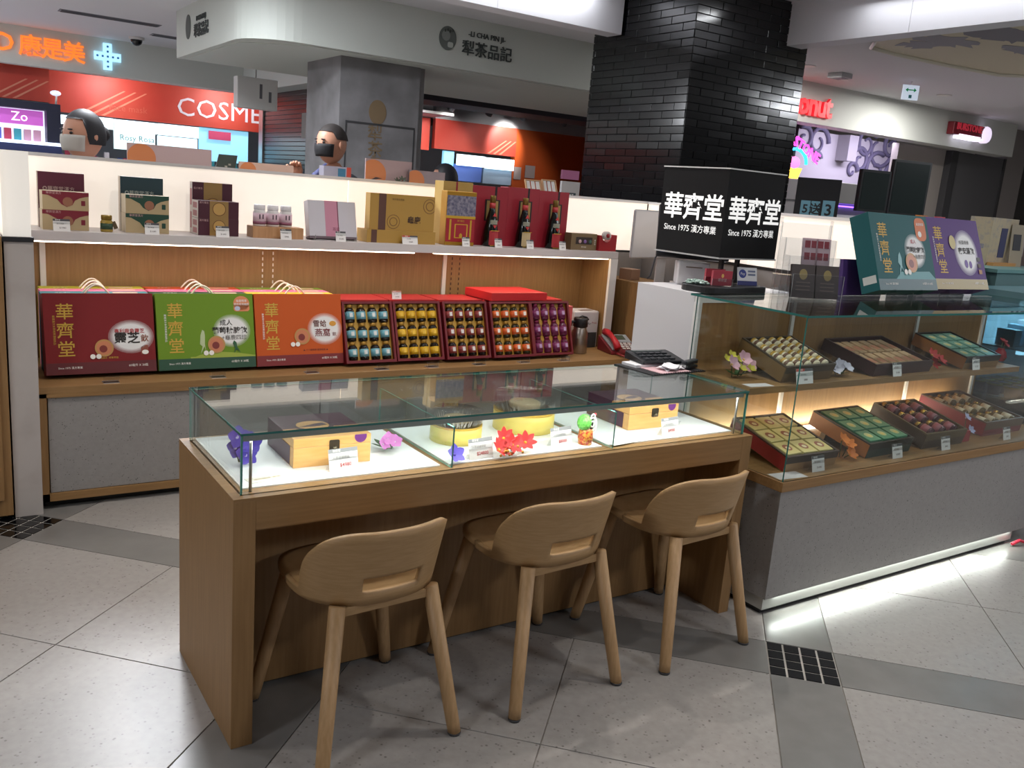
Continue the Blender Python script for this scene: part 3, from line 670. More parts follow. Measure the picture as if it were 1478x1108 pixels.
# brown window box, red tape dispenser
g, w, h = carton('small kraft box with a window showing coloured balls', 824, 861, 352, 337, 2.300, .07, '7d6a4e', name='kraft_box')
decal('window', [(w*.18, h*.35), (w*.82, h*.35), (w*.82, h*.78), (w*.18, h*.78)], M('3a3230', .3), g)
for i, cc in enumerate(('c9a8a8', '8a6aa8', '4a6a5a')): MB().ball((w*(.34+.2*i), -.001, h*.52), .012, 0, 10, 6, (1, .3, 1)).build('ball', M(cc, .5), g)
text('養生堂', .012, WTX, g, (w*.92, -.001, h*.5), (PI/2, PI/2, 0)); text('漢方茶球', .010, WTX, g, (w*.5, -.001, h*.18))
x, w, h = span(864, 889, 360, 2.280, SHZ, 336)
g = thing('tape_dispenser', 'red desk tape dispenser with a roll of clear tape', 'tape dispenser', (x, 2.280, SHZ))
MB().prism([(0, 0), (w, 0), (w, h*.9), (w*.70, h*.9), (w*.62, h*.60), (w*.5, h*.5), (w*.36, h*.5), (w*.2, h*.62), (w*.1, h*.85), (0, h*.85)], .055, 0, 'xz', 0).build('body', M('a3242c', .35), g, bevel=.002)
m = MB(); m.T = Matrix.Translation((w*.35, .012, h*.85)) @ Matrix.Rotation(-PI/2, 4, 'X'); m.lathe([(.013, -.0), (.026, -.0), (.026, -.03), (.013, -.03)], 20); m.build('tape_roll', M('c9c3c0', .3), g)
m = MB(); m.T = Matrix.Translation((w*.35, .010, h*.85)) @ Matrix.Rotation(-PI/2, 4, 'X'); m.lathe([(0, .002), (.013, .002), (.013, -.034), (0, -.034)], 16); m.build('hub', M('a3242c', .35), g)
# shelf price cards
for px, lb, w_ in ((89, 'in front of the burgundy-wave cartons', .066), (219, 'in front of the green-wave cartons', .062), (320.5, 'in front of the maroon medallion cartons', .062), (412, 'against the oak block of pill bottles', .056), (491, 'in front of the pink-banded box', .054), (591, 'with red and grey header before the flat gold box', .092), (672, 'before the tin canister', .048), (719, 'before the red-labelled bottle by the gold box', .048), (765, 'before the cream-labelled bottle', .048), (812, 'before the bottle beside the kraft box', .048)):
    p = ony(px, 340, 2.260)
    price_card(p.x, 2.246, SHZ, w_, .052 if px != 591 else .046, random.choice(('1280', '1980', '1680', '980', '2680')), 'small white price card ' + lb, 0, '4a4a50', split='b8493e' if px == 591 else None)
p = ony(573, 430, 2.225); price_card(p.x, 2.225, .8525, .055, .045, '1200', 'pink-headed price card propped above the yellow-labelled bottle tray', 0, 'c98a78', group='price cards on the counter')

# ---- things at the end of the counter
p = onz(841, 511, ZC)
g = thing('vacuum_flask', 'brushed steel vacuum flask with black pouring lid on the oak counter', 'flask', (p.x, p.y+.05, ZC))
MB().lathe([(0, 0), (.050, 0), (.053, .006), (.053, .09), (.050, .125), (.040, .155), (.036, .165)], 28).build('flask_body', M('a39a92', .28, .95), g)
MB().lathe([(.040, .160), (.046, .166), (.044, .210), (.040, .218), (0, .220)], 24).build('lid', M('17171a', .4), g)
MB().tube([(-.040, 0, .19), (-.068, 0, .195), (-.072, 0, .17)], [.009, .009, .006], 8).build('handle', M('17171a', .4), g)
MB().tube([(-.02, -.01, .220), (0, -.01, .229), (.035, -.01, .221), (.052, -.01, .205)], .005, 6).build('lever', M('17171a', .4), g)
p = ony(905-20, 470, 2.28)
x, w, h = span(828, 876, 470, 2.30, ZC, 449); w = min(w, XR-.056-x)
g = thing('appliance_box', 'white compact appliance with a dark slot, behind the flask', 'appliance', (x, 2.30, ZC))
B(0, 0, 0, w, .14, h).build('housing', M('cfccd0', .4), g, bevel=.008); B(w*.35, .03, h, w*.85, .06, h+.001).build('slot', M('5a3c34', .5), g)
B(w*.3, -.001, 0, w*.95, 0, h*.42).build('dark_front', DGREY, g); text('Air', .022, M('4a4a50', .5), g, (w*.62, -.0012, h*.66)); text('Press', .018, RTX, g, (w*.82, -.0012, h*.68))
p = onz(893, 508, ZC)
g = thing('telephone', 'red and silver desk telephone with keypad and small screen', 'telephone', (p.x-.006, p.y+.0, ZC), -.20); g.scale = (1.12, 1.12, 1.12)
MB().prism([(-.085, 0), (.085, 0), (.085, .083), (-.085, .018)], .18, 0, 'yz', -.09).build('base', M('6d1f26', .35), g, bevel=.004)
SL = math.atan2(.065, .17)
def slope_box(n, mt, x0, y0, x1, y1, t_):
    m = MB(); m.T = Matrix.Translation((0, -.085, .020)) @ Matrix.Rotation(SL, 4, 'X'); m.box(x0, y0, 0, x1, y1, t_); return m.build(n, mt, g, bevel=.001)
slope_box('face_plate', M('9aa0a6', .35), -.02, .095, .082, .178, .004); slope_box('screen', M('4b5648', .2), -.005, .12, .055, .165, .007)
for r in range(4):
    for c_ in range(3): slope_box('key', M('d8d4d2', .4), -.008+c_*.028, .022+r*.018, .012+c_*.028, .032+r*.018, .006)
slope_box('cradle', M('8d9298', .35), -.078, .01, -.032, .17, .008)
m = MB(); m.T = Matrix.Translation((0, -.085, .020)) @ Matrix.Rotation(SL, 4, 'X'); m.tube([(-.055, .0, .02), (-.055, .03, .034), (-.055, .09, .040), (-.055, .15, .034), (-.055, .18, .02)], [.02, .019, .014, .019, .02], 12); m.build('handset', M('b5202c', .3), g)
m = MB(); m.tube([(-.055+.012*math.cos(i*1.6)-.0*i, -.10-.004*i+.012*math.sin(i*1.6), .012) if i < 22 else (.05, -.16, .01) for i in range(0, 22)], .004, 6); m.build('coiled_cord', M('8d1f2a', .4), g)

# ---- contents of the glass case on the table
ZP = H+.0045
def wooden_box(p0, p1, pb0, pb1, pt, label, d=.24):
    a, b = onz(p0, pb0, ZP), onz(p1, pb1, ZP)
    h = ony(p0+2, pt, a.y).z-ZP; w = (b-a).length
    g = thing('wooden_box', label, 'wooden box', (a.x, a.y, ZP), math.atan2(b.y-a.y, b.x-a.x), 'lacquered tonic boxes in the glass case')
    PW = noise_mat('pine_box', 'd9a45f', 'e0b06e', (2, 20, 20), 5, 4, .35)
    m = B(0, 0, 0, w, d*.42, h*.68); m.build('box_front', PW, g, bevel=.001)
    B(0.0005, d*.42, 0, w-.0005, d, h*.68).build('box_rear', M('4a1f38', .35), g, bevel=.001)
    lid = B(0, 0, h*.69, w, d*.42, h).build('lid', PW, g, bevel=.001); B(0.0005, d*.42, h*.69, w-.0005, d, h).build('lid_rear', M('4a1f38', .35), lid, bevel=.001)
    B(-.0006, .03, .002, 0, d*.42, h*.67).build('wine_side', M('4a1f38', .35), g)
    decal('ring_print', ell(w*.42, d*.5, .060, .055), M('3c1730', .4), lid, h+.0004, 'xy'); decal('ring_print', ell(w*.42, d*.5, .047, .043), PW, lid, h+.0008, 'xy')
    decal('branch_print', [(w*.42-.04, d*.5-.01), (w*.42+.01, d*.5+.012), (w*.42+.035, d*.5+.02), (w*.42+.04, d*.5-.005), (w*.42, d*.5-.018)], M('3c1730', .4), lid, h+.0012, 'xy')
    decal('clasp', rrect(w*.45, h*.5, w*.58, h*.88, .004), M('4a4438', .35, .7), g, -.003, d=.003); MB().ball((w*.515, -.004, h*.60), .007).build('clasp_knob', M('6a6250', .3, .8), g)
    decal('seal', [(x_, min(z_, h)) for x_, z_ in ell(w*.86, h*.93, .018, .018)], M('6a2a78', .45), g, -.0008)
    return g
wooden_box(423, 534, 676, 665, 634, 'golden wooden box with bronze clasp beside the purple orchid')
wooden_box(906, 976, 621, 614, 588, 'golden wooden box with bronze clasp beyond the green figurine')
def round_box(px, py, Y, r, h, label):
    p = ony(px, py, Y)
    g = thing('round_gift_box', label, 'gift box', (p.x, Y, ZP), 0, 'round yellow boxes in the glass case')
    MB().lathe([(0, 0), (r, 0), (r, h*.55), (r*.96, h*.56), (0, h*.56)], 48).build('tray', M('e3cf6a', .4), g)
    MB().lathe([(r*1.004, h*.50), (r*1.004, h*.56)], 48).build('gold_rim', GOLD, g)
    MB().lathe([(r*.985, h*.57), (r*.985, h*.98), (r*.95, h), (0, h)], 48, smooth=True).build('clear_lid', ACR, g)
    m = MB()
    for i in range(110):   # shredded white filling seen through the lid
        a = random.uniform(0, 6.28); rr = r*math.sqrt(random.uniform(.30, .85)); s_ = .006
        p0 = Vector((rr*math.cos(a), rr*math.sin(a), h*.56)); dr = Vector((math.cos(a)*.4, math.sin(a)*.4, 1))*random.uniform(.012, .024)
        tn = Vector((-math.sin(a), math.cos(a), 0))*.0016
        m.add([p0-tn, p0+tn, p0+dr+tn*.3, p0+dr-tn*.3], [(0, 1, 2, 3)])
    f = m.build('shredded_filling', M('e8e2d4', .6), g); f['kind'] = 'stuff'
    MB().lathe([(0, h*.6), (r*.50, h*.6), (r*.52, h*.72), (r*.48, h*.76), (0, h*.76)], 32).build('ginseng_dish', M('c9b48a', .5), g)
round_box(658, 622, .28, .082, .098, 'small round yellow box with clear lid, behind the 24800 card')
round_box(756, 600, .33, .104, .122, 'large round yellow box with clear lid, behind the red poinsettia')
LEAFM = M('3d5a32', .5)
def petal_mesh(name, l, w, mat, cup=.25):
    m = MB(); n = 6; vs = []; fs = []
    for i in range(n+1):
        t_ = i/n; ww = w*math.sin(PI*min(1, t_*.92+.06))**.7
        for s_ in (-1, 0, 1): vs.append((s_*ww/2, l*t_, cup*l*(t_*t_)*.6+abs(s_)*ww*.12))
    for i in range(n):
        for j in range(2): fs.append((i*3+j, i*3+j+1, (i+1)*3+j+1, (i+1)*3+j))
    m.add(vs, fs, 0, True); return m.mesh(name, mat)
PET = {}
def flower(label, loc, colr, heads, l=.03, w=.024, n=5, centre='e8d070', leaves=0, name='artificial_flower', group=None, leafl=.05):
    g = thing(name, label, 'flower', loc, 0, group)
    if (colr, l) not in PET: PET[(colr, l)] = petal_mesh('petal', l, w, M(colr, .55))
    if ('leaf', leafl) not in PET: PET[('leaf', leafl)] = petal_mesh('leaf', leafl, leafl*.42, LEAFM)
    for hx, hy, hz, ax, az in heads:
        R = Matrix.Rotation(az, 4, 'Z') @ Matrix.Rotation(ax, 4, 'X')
        for k_ in range(n):
            o = link('petal', PET[(colr, l)], g); o.matrix_local = Matrix.Translation((hx, hy, hz)) @ R @ Matrix.Rotation(2*PI*k_/n, 4, 'Z') @ Matrix.Rotation(.35, 4, 'X')
        MB().ball((hx, hy, hz), l*.16, 0, 8, 5).build('centre', M(centre, .5), g)
        MB().tube([(hx, hy, hz), (hx*.5, hy*.5+.004, .003)], .0018, 6).build('stem', LEAFM, g)
    for k_ in range(leaves):
        a = k_*2.4+.5; o = link('leaf', PET[('leaf', leafl)], g); o.matrix_local = Matrix.Translation((0, 0, .006)) @ Matrix.Rotation(a, 4, 'Z') @ Matrix.Rotation(.2, 4, 'X')
    return g
p = onz(352, 668, ZP); flower('purple orchid spray in the corner of the glass case', (p.x, p.y, ZP), '5a4ab8', [(-.025, 0, .045, 1.2, .2), (.02, .005, .05, 1.0, -.3), (.0, -.01, .025, 1.1, .1), (-.02, .0, .075, 1.3, .1)], .036, .03, 5, 'd8d0f0')
p = onz(560, 650, ZP); flower('pink and white orchid with dark leaves beside the wooden box', (p.x, p.y, ZP), 'd88ad0', [(-.02, -.005, .022, 1.0, .3), (.022, .0, .024, .9, -.3), (0, .005, .034, 1.1, 0)], .024, .022, 5, 'f0d8f0', 4, leafl=.055)
p = onz(655, 665, ZP); flower('single purple orchid bloom before the small round box', (p.x, p.y, ZP), '6a5ac8', [(0, 0, .018, .9, .1)], .034, .026, 5, '4a3a98')
p = onz(738, 655, ZP)
g = flower('red poinsettia with gold berries before the large round box', (p.x, p.y, ZP), 'c0282a', [(-.055, -.01, .022, .8, .4), (.0, .0, .028, .9, 0), (.055, .01, .028, .8, -.3), (-.02, .02, .045, 1.0, 0)], .038, .020, 7, 'd8a030')
for i in range(18): MB().ball((random.uniform(-.06, .02), random.uniform(-.035, -.01), random.uniform(.006, .03)), .0045, 0, 6, 4).build('berry', M('d8a030' if i % 2 else 'd85a30', .35), g)
p = onz(844, 640, ZP)
g = thing('cactus_figurine', 'small pot of beads with green cactus and white bow', 'figurine', (p.x, p.y, ZP))
MB().lathe([(0, 0), (.022, 0), (.025, .02), (.022, .048), (.02, .05), (0, .05)], 16).build('bead_pot', noise_mat('bead_pot', 'c0382a', 'd8a040', (1, 1, 1), 160, 2, .3, lo=.45, hi=.55), g)
MB().ball((-.010, 0, .072), .024, 0, 12, 8, (1, 1, 1.15)).build('cactus', noise_mat('cactus_green', '3f9a30', '7ad060', (1, 1, 1), 200, 2, .5), g)
m = MB()
for s_ in (0, 1, 2): m.tube([(.012+.018*math.sin(t_*.7)*(1 if s_ else .6), -.014, .080+.022*math.cos(t_*.7)-.012*s_) for t_ in range(10)], .0022, 6)
m.build('bow', WTX, g); MB().tube([(.014, 0, .05), (.014, 0, .09)], .010, 8).build('dark_stem', M('3a3030', .5), g); MB().ball((.026, -.006, .098), .005).build('red_tip', M('c03040', .4), g)
for px, py, pr_, lb in ((497, 679, '4980', 'white price card reading 4980 before the clasped box by the purple orchid'), (695, 662, '24800', 'white price card reading 24800 before the small round box'), (811, 644, '8000', 'white price card reading 8000 before the large round box'), (968, 628, '4980', 'white price card reading 4980 before the box beyond the figurine')):
    p = onz(px, py, ZP); price_card(p.x, p.y, ZP, .088, .062, pr_, lb, .1, '8d8f92', 'price cards in the glass case', True, '人蔘滋補禮盒', big=1.15)
p = onz(386, 690, ZP)
g = thing('note_card', 'flat cream note card lying in the glass case corner', 'card', (p.x, p.y, ZP), .15)
B(-.055, -.02, 0, .055, .02, .0008).build('card', M('e6e2d4', .5), g); text('請勿觸摸 謝謝', .012, M('a08a60', .5), g, (0, 0, .0012), TOP); 
g = thing('note_card', 'flat white note card beside the glass divider', 'card', (onz(880, 640, ZP).x+.045, onz(880, 640, ZP).y, ZP), .15)
B(-.05, -.02, 0, .05, .02, .0008).build('card', M('dfe3e4', .5), g)
# on top of the glass case: open binder, papers, label printer
ZG = H+HG
p = onz(950, 530, ZG)
g = thing('ring_binder', 'open black spiral binder with pink sheet on the glass table top', 'binder', (p.x+.01, p.y-.02, ZG), .06)
B(-.16, -.10, 0, .128, .11, .004).build('cover', M('1c1c1f', .5), g); B(-.11, -.095, .004, .05, .06, .006).build('pink_sheet', M('d8b3b8', .6), g); B(-.13, .02, .004, .12, .10, .014).build('paper_stack', M('e2e2e6', .6), g)
m = MB()
for i in range(22): m.tube([(-.15+i*.0126, -.104, .001), (-.15+i*.0126, -.098, .007), (-.15+i*.0126, -.092, .001)], .0012, 5)
m.build('spiral', M('2a2a2e', .3, .8), g)
g = thing('calculator', 'black desk calculator lying on the ring binder papers', 'calculator', (p.x+.02, p.y+.042, ZG+.0145), -.10)
MB().prism([(-.06, 0), (.07, 0), (.07, .034), (.03, .030), (-.06, .014)], .20, 0, 'yz', -.10).build('body', M('1a1c20', .4), g, bevel=.004)
for r in range(3):
    for c_ in range(5): B(-.085+c_*.03, -.05+r*.028, .014+r*.0052, -.062+c_*.03, -.03+r*.028, .023+r*.0052).build('key', M('2c2e33', .45), g)
B(-.08, .04, .0315, .06, .062, .034).build('display', M('3d4a48', .2), g)
g = thing('stapler', 'black stapler resting at the edge of the binder', 'stapler', (p.x+.103, p.y-.062, ZG+.0045), .35)
MB().box(-.05, -.014, 0, .05, .014, .012).build('base', M('15151a', .4), g, bevel=.002); MB().box(-.05, -.012, .016, .055, .012, .034).build('arm', M('1d1f24', .35), g, bevel=.004); MB().box(-.05, -.010, .010, -.03, .010, .02).build('hinge', STEEL, g)
g = thing('crumpled_papers', 'loose white papers folded beside the calculator', 'papers', (p.x+.0, p.y-.066, ZG+.0065), .1)
for i in range(3):
    m = MB(); vs = [(-.05+.1*a/4, -.03+.06*b/3, .004*i+.010*abs(math.sin(a*1.7+b+i))) for a in range(5) for b in range(4)]
    m.add(vs, [(a*4+b, (a+1)*4+b, (a+1)*4+b+1, a*4+b+1) for a in range(4) for b in range(3)]); o = m.build('sheet', M('e8e8ec', .6), g, (0, 0, 0), (0, 0, .3*i)); o.modifiers.new('thick', 'SOLIDIFY').thickness = .0006

# ---- goods inside the stone cabinet
YP = M('e0c468', .5)
def tilted_box(name, label, v, z, outer, inner, rim, side=None, depth_in=.03):
    x, y, w, h, d, t_, rz = v
    g = thing(name, label, 'gift box', (x, y, z), 0, 'open gift boxes in the stone cabinet'); g.rotation_euler = (t_, 0, rz)
    mo, mr = M(outer, .4), M(rim, .4)
    B(0, 0, 0, w, d, h-depth_in).build('tray_base', [mo], g)
    for bx in ((0, 0, h-depth_in, w, .010, h), (0, d-.010, h-depth_in, w, d, h), (0, .010, h-depth_in, .010, d-.010, h), (w-.010, .010, h-depth_in, w, d-.010, h)): B(*bx).build('rim', mr, g)
    B(.010, .010, h-depth_in, w-.010, d-.010, h-depth_in+.004).build('liner', M(inner, .5), g)
    if side: B(-.0008, .001, .001, 0, d-.001, h-.006).build('side_face', M(side, .45), g)
    # wedge riser that props the rear of the box
    rear = d*math.sin(t_)
    r = B(.02, d*.72, -rear*.72/math.cos(t_)*1.0, w-.02, d*.80, 0).build('riser', M('9a8a70', .4), g)
    return g, Matrix.Translation((x, y, z)) @ Matrix.Rotation(rz, 4, 'Z') @ Matrix.Rotation(t_, 4, 'X'), w, h-depth_in+.004, d
def fill(Mx, nx, ny, x0, y0, dx, dy, z, maker, name, label, cat, group, rots=(0, 0, 0)):
    pro = None
    for j in range(ny):
        for i in range(nx):
            T = Mx @ Matrix.Translation((x0+i*dx, y0+j*dy, z)) @ Matrix.Rotation(rots[2]+random.uniform(-.04, .04), 4, 'Z')
            if pro is None: pro = maker(thing(name, label, cat, (0, 0, 0), 0, group)); o = pro
            else: o = dup(pro)
            o.matrix_world = T
ZS = .8205
def pack(col_, c2, w, d, h, star=False):
    def mk(g):
        B(0, 0, 0, w, d, h).build('pack', M(col_, .4), g, bevel=.002)
        decal('oval_print', ell(w*.5, d*.5, w*.26, d*.24, 16), M(c2, .4), g, h+.0003, 'xy'); decal('oval_print', ell(w*.5, d*.46, w*.14, d*.12, 12), M('e6d9b0' if not star else 'd8c070', .4), g, h+.0008, 'xy')
        return g
    return mk
g, T, w, z, d = tilted_box('open_gift_box', 'red open box of nine cream packets at the deck corner', (2.033, -.004, .293, .062, .303, .255, -.022), ZD, 'a8845c', '4a3a34', '3a302c', '8a1f22')
fill(T, 3, 3, .018, .016, .088, .092, z, pack('d9c987', '9a5a48', .078, .084, .028), 'cream_packet', 'cream packet with brown oval print in the red open box', 'packet', 'cream packets')
g, T, w, z, d = tilted_box('open_gift_box', 'dark green open box of nine green packets with orange side', (2.53, -.005, .31, .066, .295, .236, .021), ZD, '1f3a34', '24443a', '17201c', 'a8703a')
fill(T, 3, 3, .02, .016, .093, .090, z, pack('4a8a68', 'b9c08a', .080, .080, .030, True), 'green_packet', 'green packet with gold star in the open box on the deck', 'packet', 'green packets on the deck')
g, T, w, z, d = tilted_box('open_gift_box', 'brown open box of nine gold-capped bottles on a red riser', (2.925, -.002, .302, .073, .287, .255, -.021), ZD, '4a3a2a', '5a4630', '5f5034', '4a3a2a', .035)
def lying_bottle(body, lab, cap, r=.019, l=.082):
    def mk(g):
        m = MB(); m.T = Matrix.Translation((r, 0, r)) @ Matrix.Rotation(-PI/2, 4, 'X')
        m.lathe([(0, 0), (r*.95, 0), (r, .003), (r, l*.62), (r*.6, l*.74), (r*.55, l*.8)], 14); m.build('glass_body', M(body, .12), g)
        m = MB(); m.T = Matrix.Translation((r, 0, r)) @ Matrix.Rotation(-PI/2, 4, 'X'); m.lathe([(r*1.02, l*.12), (r*1.02, l*.55)], 14); m.build('label_wrap', M(lab, .4), g)
        m = MB(); m.T = Matrix.Translation((r, 0, r)) @ Matrix.Rotation(-PI/2, 4, 'X'); m.lathe([(r*.7, l*.78), (r*.7, l), (0, l)], 14); m.build('cap', M(cap, .25, .7), g)
        return g
    return mk
fill(T, 3, 3, .035, .018, .085, .088, z, lying_bottle('4a2430', '9a5560', 'c9a24a', .022, .080), 'gold_capped_bottle', 'gold-capped bottle lying in the brown open box', 'bottle', 'bottles in the brown box')
tag(B(0, 0, 0, .07, .16, .05).build('red_riser', M('9a2630', .4), None, (3.236, .0, ZD), (0, 0, 0), .002), 'red block standing against the side of the brown bottle box', 'riser')
g, T, w, z, d = tilted_box('open_gift_box', 'red open box of twelve lying bottles beside the chilled case', (3.462, .028, .337, .070, .345, .17, .001), ZD, '7a2030', '6a5030', '5f4a38', '8a2232', .040)
fill(T, 4, 3, .022, .018, .077, .108, z, lying_bottle('6a5a34', 'd8c8a8', 'a8863a', .020, .095), 'cream_label_bottle', 'cream-labelled bottle lying in the red open box', 'bottle', 'bottles in the red box')
g, T, w, z, d = tilted_box('open_gift_box', 'dark gold open box of twelve wrapped rolls on the middle shelf', (2.170, .176, .31, .068, .25, .305, .015), ZS, '6a5334', 'd8bd7a', '3a3024', '7d6138', .03)
def roll(g):
    m = MB(); m.T = Matrix.Translation((.026, 0, .017)) @ Matrix.Rotation(-PI/2, 4, 'X'); m.lathe([(0, 0), (.016, 0), (.018, .003), (.018, .045), (.016, .048), (0, .048)], 14); m.build('roll', M('e2d6b8', .4), g)
    m = MB(); m.T = Matrix.Translation((.026, 0, .017)) @ Matrix.Rotation(-PI/2, 4, 'X'); m.lathe([(.0184, .012), (.0184, .026)], 14); m.build('band', M('6a4a3a', .4), g)
    m = MB(); m.T = Matrix.Translation((.026, 0, .017)) @ Matrix.Rotation(-PI/2, 4, 'X'); m.lathe([(.0184, .034), (.0184, .046)], 14); m.build('gold_band', M('c9a24a', .3, .4), g); return g
fill(T, 5, 4, .018, .014, .055, .056, z, roll, 'wrapped_roll', 'small cream roll with brown and gold bands in the dark gold box', 'roll', 'wrapped rolls')
g, T, w, z, d = tilted_box('open_gift_box', 'maroon open box of long foil sachets on the middle shelf', (2.735, .158, .44, .053, .28, .239, .029), ZS, '3a1c22', '4a2a26', '34181e', '3a1c22', .026)
def sachet(g):
    B(0, 0, 0, .048, .116, .014).build('sachet', M('d8b48c', .25, .35), g, bevel=.004); B(.004, .02, .0141, .044, .06, .0148).build('sachet_print', M('b5785a', .4), g); return g
fill(T, 6, 2, .026, .016, .066, .124, z, sachet, 'foil_sachet', 'long copper foil sachet in the maroon open box', 'sachet', 'foil sachets')
g, T, w, z, d = tilted_box('open_gift_box', 'orange-sided open box of nine teal packets on the middle shelf', (3.42, .157, .31, .062, .282, .248, .018), ZS, '8a6a42', '24443a', '1c1a18', 'a87040')
fill(T, 3, 3, .02, .014, .093, .087, z, pack('6a9a88', 'c9c8a0', .080, .078, .024, True), 'teal_packet', 'pale teal packet in the open box on the middle shelf', 'packet', 'teal packets')
for px, py, zz, w_, lb, sp in ((1163, 546, ZS, .10, 'wide red-headed price card before the wrapped rolls', 'b8493e'), (1296, 539, ZS, .062, 'price card before the foil sachet box', None), (1410, 529, ZS, .062, 'price card before the teal packets', None), (1181, 683, ZD, .072, 'price card before the cream packets', None), (1296, 659, ZD, .068, 'price card before the green packets on the deck', None), (1366, 646, ZD, .066, 'price card before the brown bottle box', None), (1454, 632, ZD, .062, 'price card before the red box of lying bottles', None)):
    yy = -.052 if zz == ZD else .1315; p = ony(px, py, yy); price_card(p.x, yy, zz, w_, .060, random.choice(('1280', '880', '1680')), lb, .0, '55565a', 'price cards in the stone cabinet', split=sp, big=.9)
p = onz(1158, 689, ZD); tag(B(-.07, -.03, 0, .07, .035, .0006).build('notice_card', M('d8d4d6', .5), None, (1.93+.085, YF+.045, ZD), (0, 0, -.1)), 'flat white notice lying at the glass cabinet corner', 'card')
p = onz(1092, 556, ZS); tag(B(-.06, -.025, 0, .06, .025, .0006).build('notice_card', M('d8d4d6', .5), None, (2.03, .165, ZS), (0, 0, -.1)), 'flat white notice lying on the middle oak shelf', 'card')
p = onz(1052, 541, ZS); g = flower('pink cosmos and yellow blossoms at the end of the middle shelf', (2.052, .30, ZS), 'd8a8b8', [(-.05, -.02, .045, .9, .2), (.015, -.01, .055, .8, -.1), (.055, .0, .03, .9, -.5)], .030, .026, 6, 'e0b860', 5, leafl=.04)
g.scale = (1.18, 1.18, 1.3)
for dx, dy, dz in ((-.03, .02, .05), (.03, .02, .045), (-.01, -.03, .03), (.045, -.02, .025), (0, .03, .06)):
    for k_ in range(5):
        if ('yel', 1) not in PET: PET[('yel', 1)] = petal_mesh('petal', .02, .016, M('c9c040', .5))
        o = link('petal', PET[('yel', 1)], g); o.matrix_local = Matrix.Translation((dx, dy, dz)) @ Matrix.Rotation(.6, 4, 'X') @ Matrix.Rotation(k_*1.257, 4, 'Z') @ Matrix.Rotation(.4, 4, 'X')
p = onz(1212, 542, ZS); flower('white and lilac blossoms between the roll and sachet boxes', (p.x, max(p.y, .17), ZS), 'c9c8d8', [(-.025, 0, .02, .9, 0), (.02, 0, .022, .8, .2), (0, .01, .03, 1, 0)], .022, .018, 6, '8a8a9a', 4, leafl=.04).scale = (1.7, 1.5, 1.4)
p = onz(1343, 529, ZS); flower('red silk flower between the sachet and teal packet boxes', (p.x-.02, max(p.y-.02, .17), ZS), 'c02c2c', [(-.015, 0, .05, .8, 0), (.02, -.01, .03, .9, .3), (.0, .0, .02, 1.2, 0)], .030, .018, 6, 'c9a040', 0).scale = (1.4, 1.3, 1.2)
p = onz(1445, 520, ZS); g = flower('red bead vase with small red blooms at the shelf end', (p.x-.02, max(p.y, .2), ZS), 'a02430', [(0, 0, .085, .4, 0), (.012, -.005, .07, .8, .2)], .020, .016, 6, 'c06a60', 3, leafl=.04); g.scale = (1.25, 1.25, 1.15)
MB().lathe([(0, 0), (.018, 0), (.026, .018), (.020, .042), (.012, .052), (.014, .056)], 14).build('vase', M('9a2030', .2), g)
p = onz(1223, 664, ZD); flower('orange silk blooms between the cream and green packet boxes', (p.x, p.y+.03, ZD), 'd87a24', [(-.01, .0, .065, .8, .2), (.025, .0, .045, .7, -.2), (.012, -.02, .018, .8, 0)], .026, .018, 6, 'c98a30', 0).scale = (1.3, 1.3, 1.2)
p = onz(1388, 625, ZD); flower('pale violet silk bloom beside the red riser', (3.375, .05, ZD), 'b0b4d8', [(-.02, .01, .09, .8, .2), (.015, 0, .03, .9, 0)], .026, .018, 6, 'd8d8e8', 0)

# ---- on the glass top of the stone cabinet and on the cash desk
g = gift_box('teal gift box with orange seal standing on the glass cabinet top', (2.834, .255, 1.176), (-.36, 0, .019), .45, .347, .092, '175a5e', '134a50', 'teal', 'gift boxes on the glass cabinet')
w, h = .45, .347
halo(g, w*.70, h*.52, .062, .060, '175a5e'); text('成人', .022, RTX, g, (w*.68, -.003, h*.64)); text('葡萄糖胺飲', .028, DTX, g, (w*.70, -.003, h*.53), FR, .02); text('+龜鹿四珍', .022, M('55504c', .5), g, (w*.76, -.003, h*.44))
emblem(g, w*.60, h*.36, .045); decal('seal_print', rrect(w*.76, h*.66, w*.95, h*.97, .03), M('d0723f', .5), g, -.0012); decal('seal_print', ell(w*.83, h*.75, .014, .014), WTX, g, -.0018); text('龜鹿精華', .015, WTX, g, (w*.855, -.0022, h*.88))
decal('runner_print', [(w*.36, h*.18), (w*.40, h*.32), (w*.37, h*.36), (w*.39, h*.46), (w*.42, h*.50), (w*.44, h*.42), (w*.43, h*.32), (w*.46, h*.2), (w*.42, h*.3)], M('8ab8bc', .5), g, -.0012)
decal('hill_print', [(w*.3, h*.145), (w*.4, h*.24), (w*.9, h*.25), (w, h*.145)], M('6aa0a4', .5), g)
B(-.0008, .01, h*.10, 0, .075, h*.20).build('side_label', M('c8ccc8', .5), g)
g = gift_box('purple gift box with ochre band on the glass cabinet top', (3.300, .275, 1.180), (-.38, 0, .0), .44, .347, .092, '553378', '96803a', 'purple', 'gift boxes on the glass cabinet')
halo(g, w*.66, h*.52, .075, .085, '553378'); text('純棗精華', .022, M('55504c', .5), g, (w*.64, -.003, h*.66)); text('夜安藻飲', .034, DTX, g, (w*.66, -.003, h*.54), FR, .02); decal('seal_print', ell(w*.42, h*.66, .026, .034), M('b5a050', .4), g, -.003)
decal('flower_print', ell(w*.62, h*.36, .014, .02), M('6a4a98', .5), g, -.003); decal('flower_print', ell(w*.70, h*.35, .012, .018), M('6a4a98', .5), g, -.003)
for k_ in range(3): decal('picture_print', rrect(w*.84, h*(.22+.09*k_), w*.90, h*(.28+.09*k_), .003), M(('a8703a', '4a3428', '2a2024')[k_], .5), g, -.003)
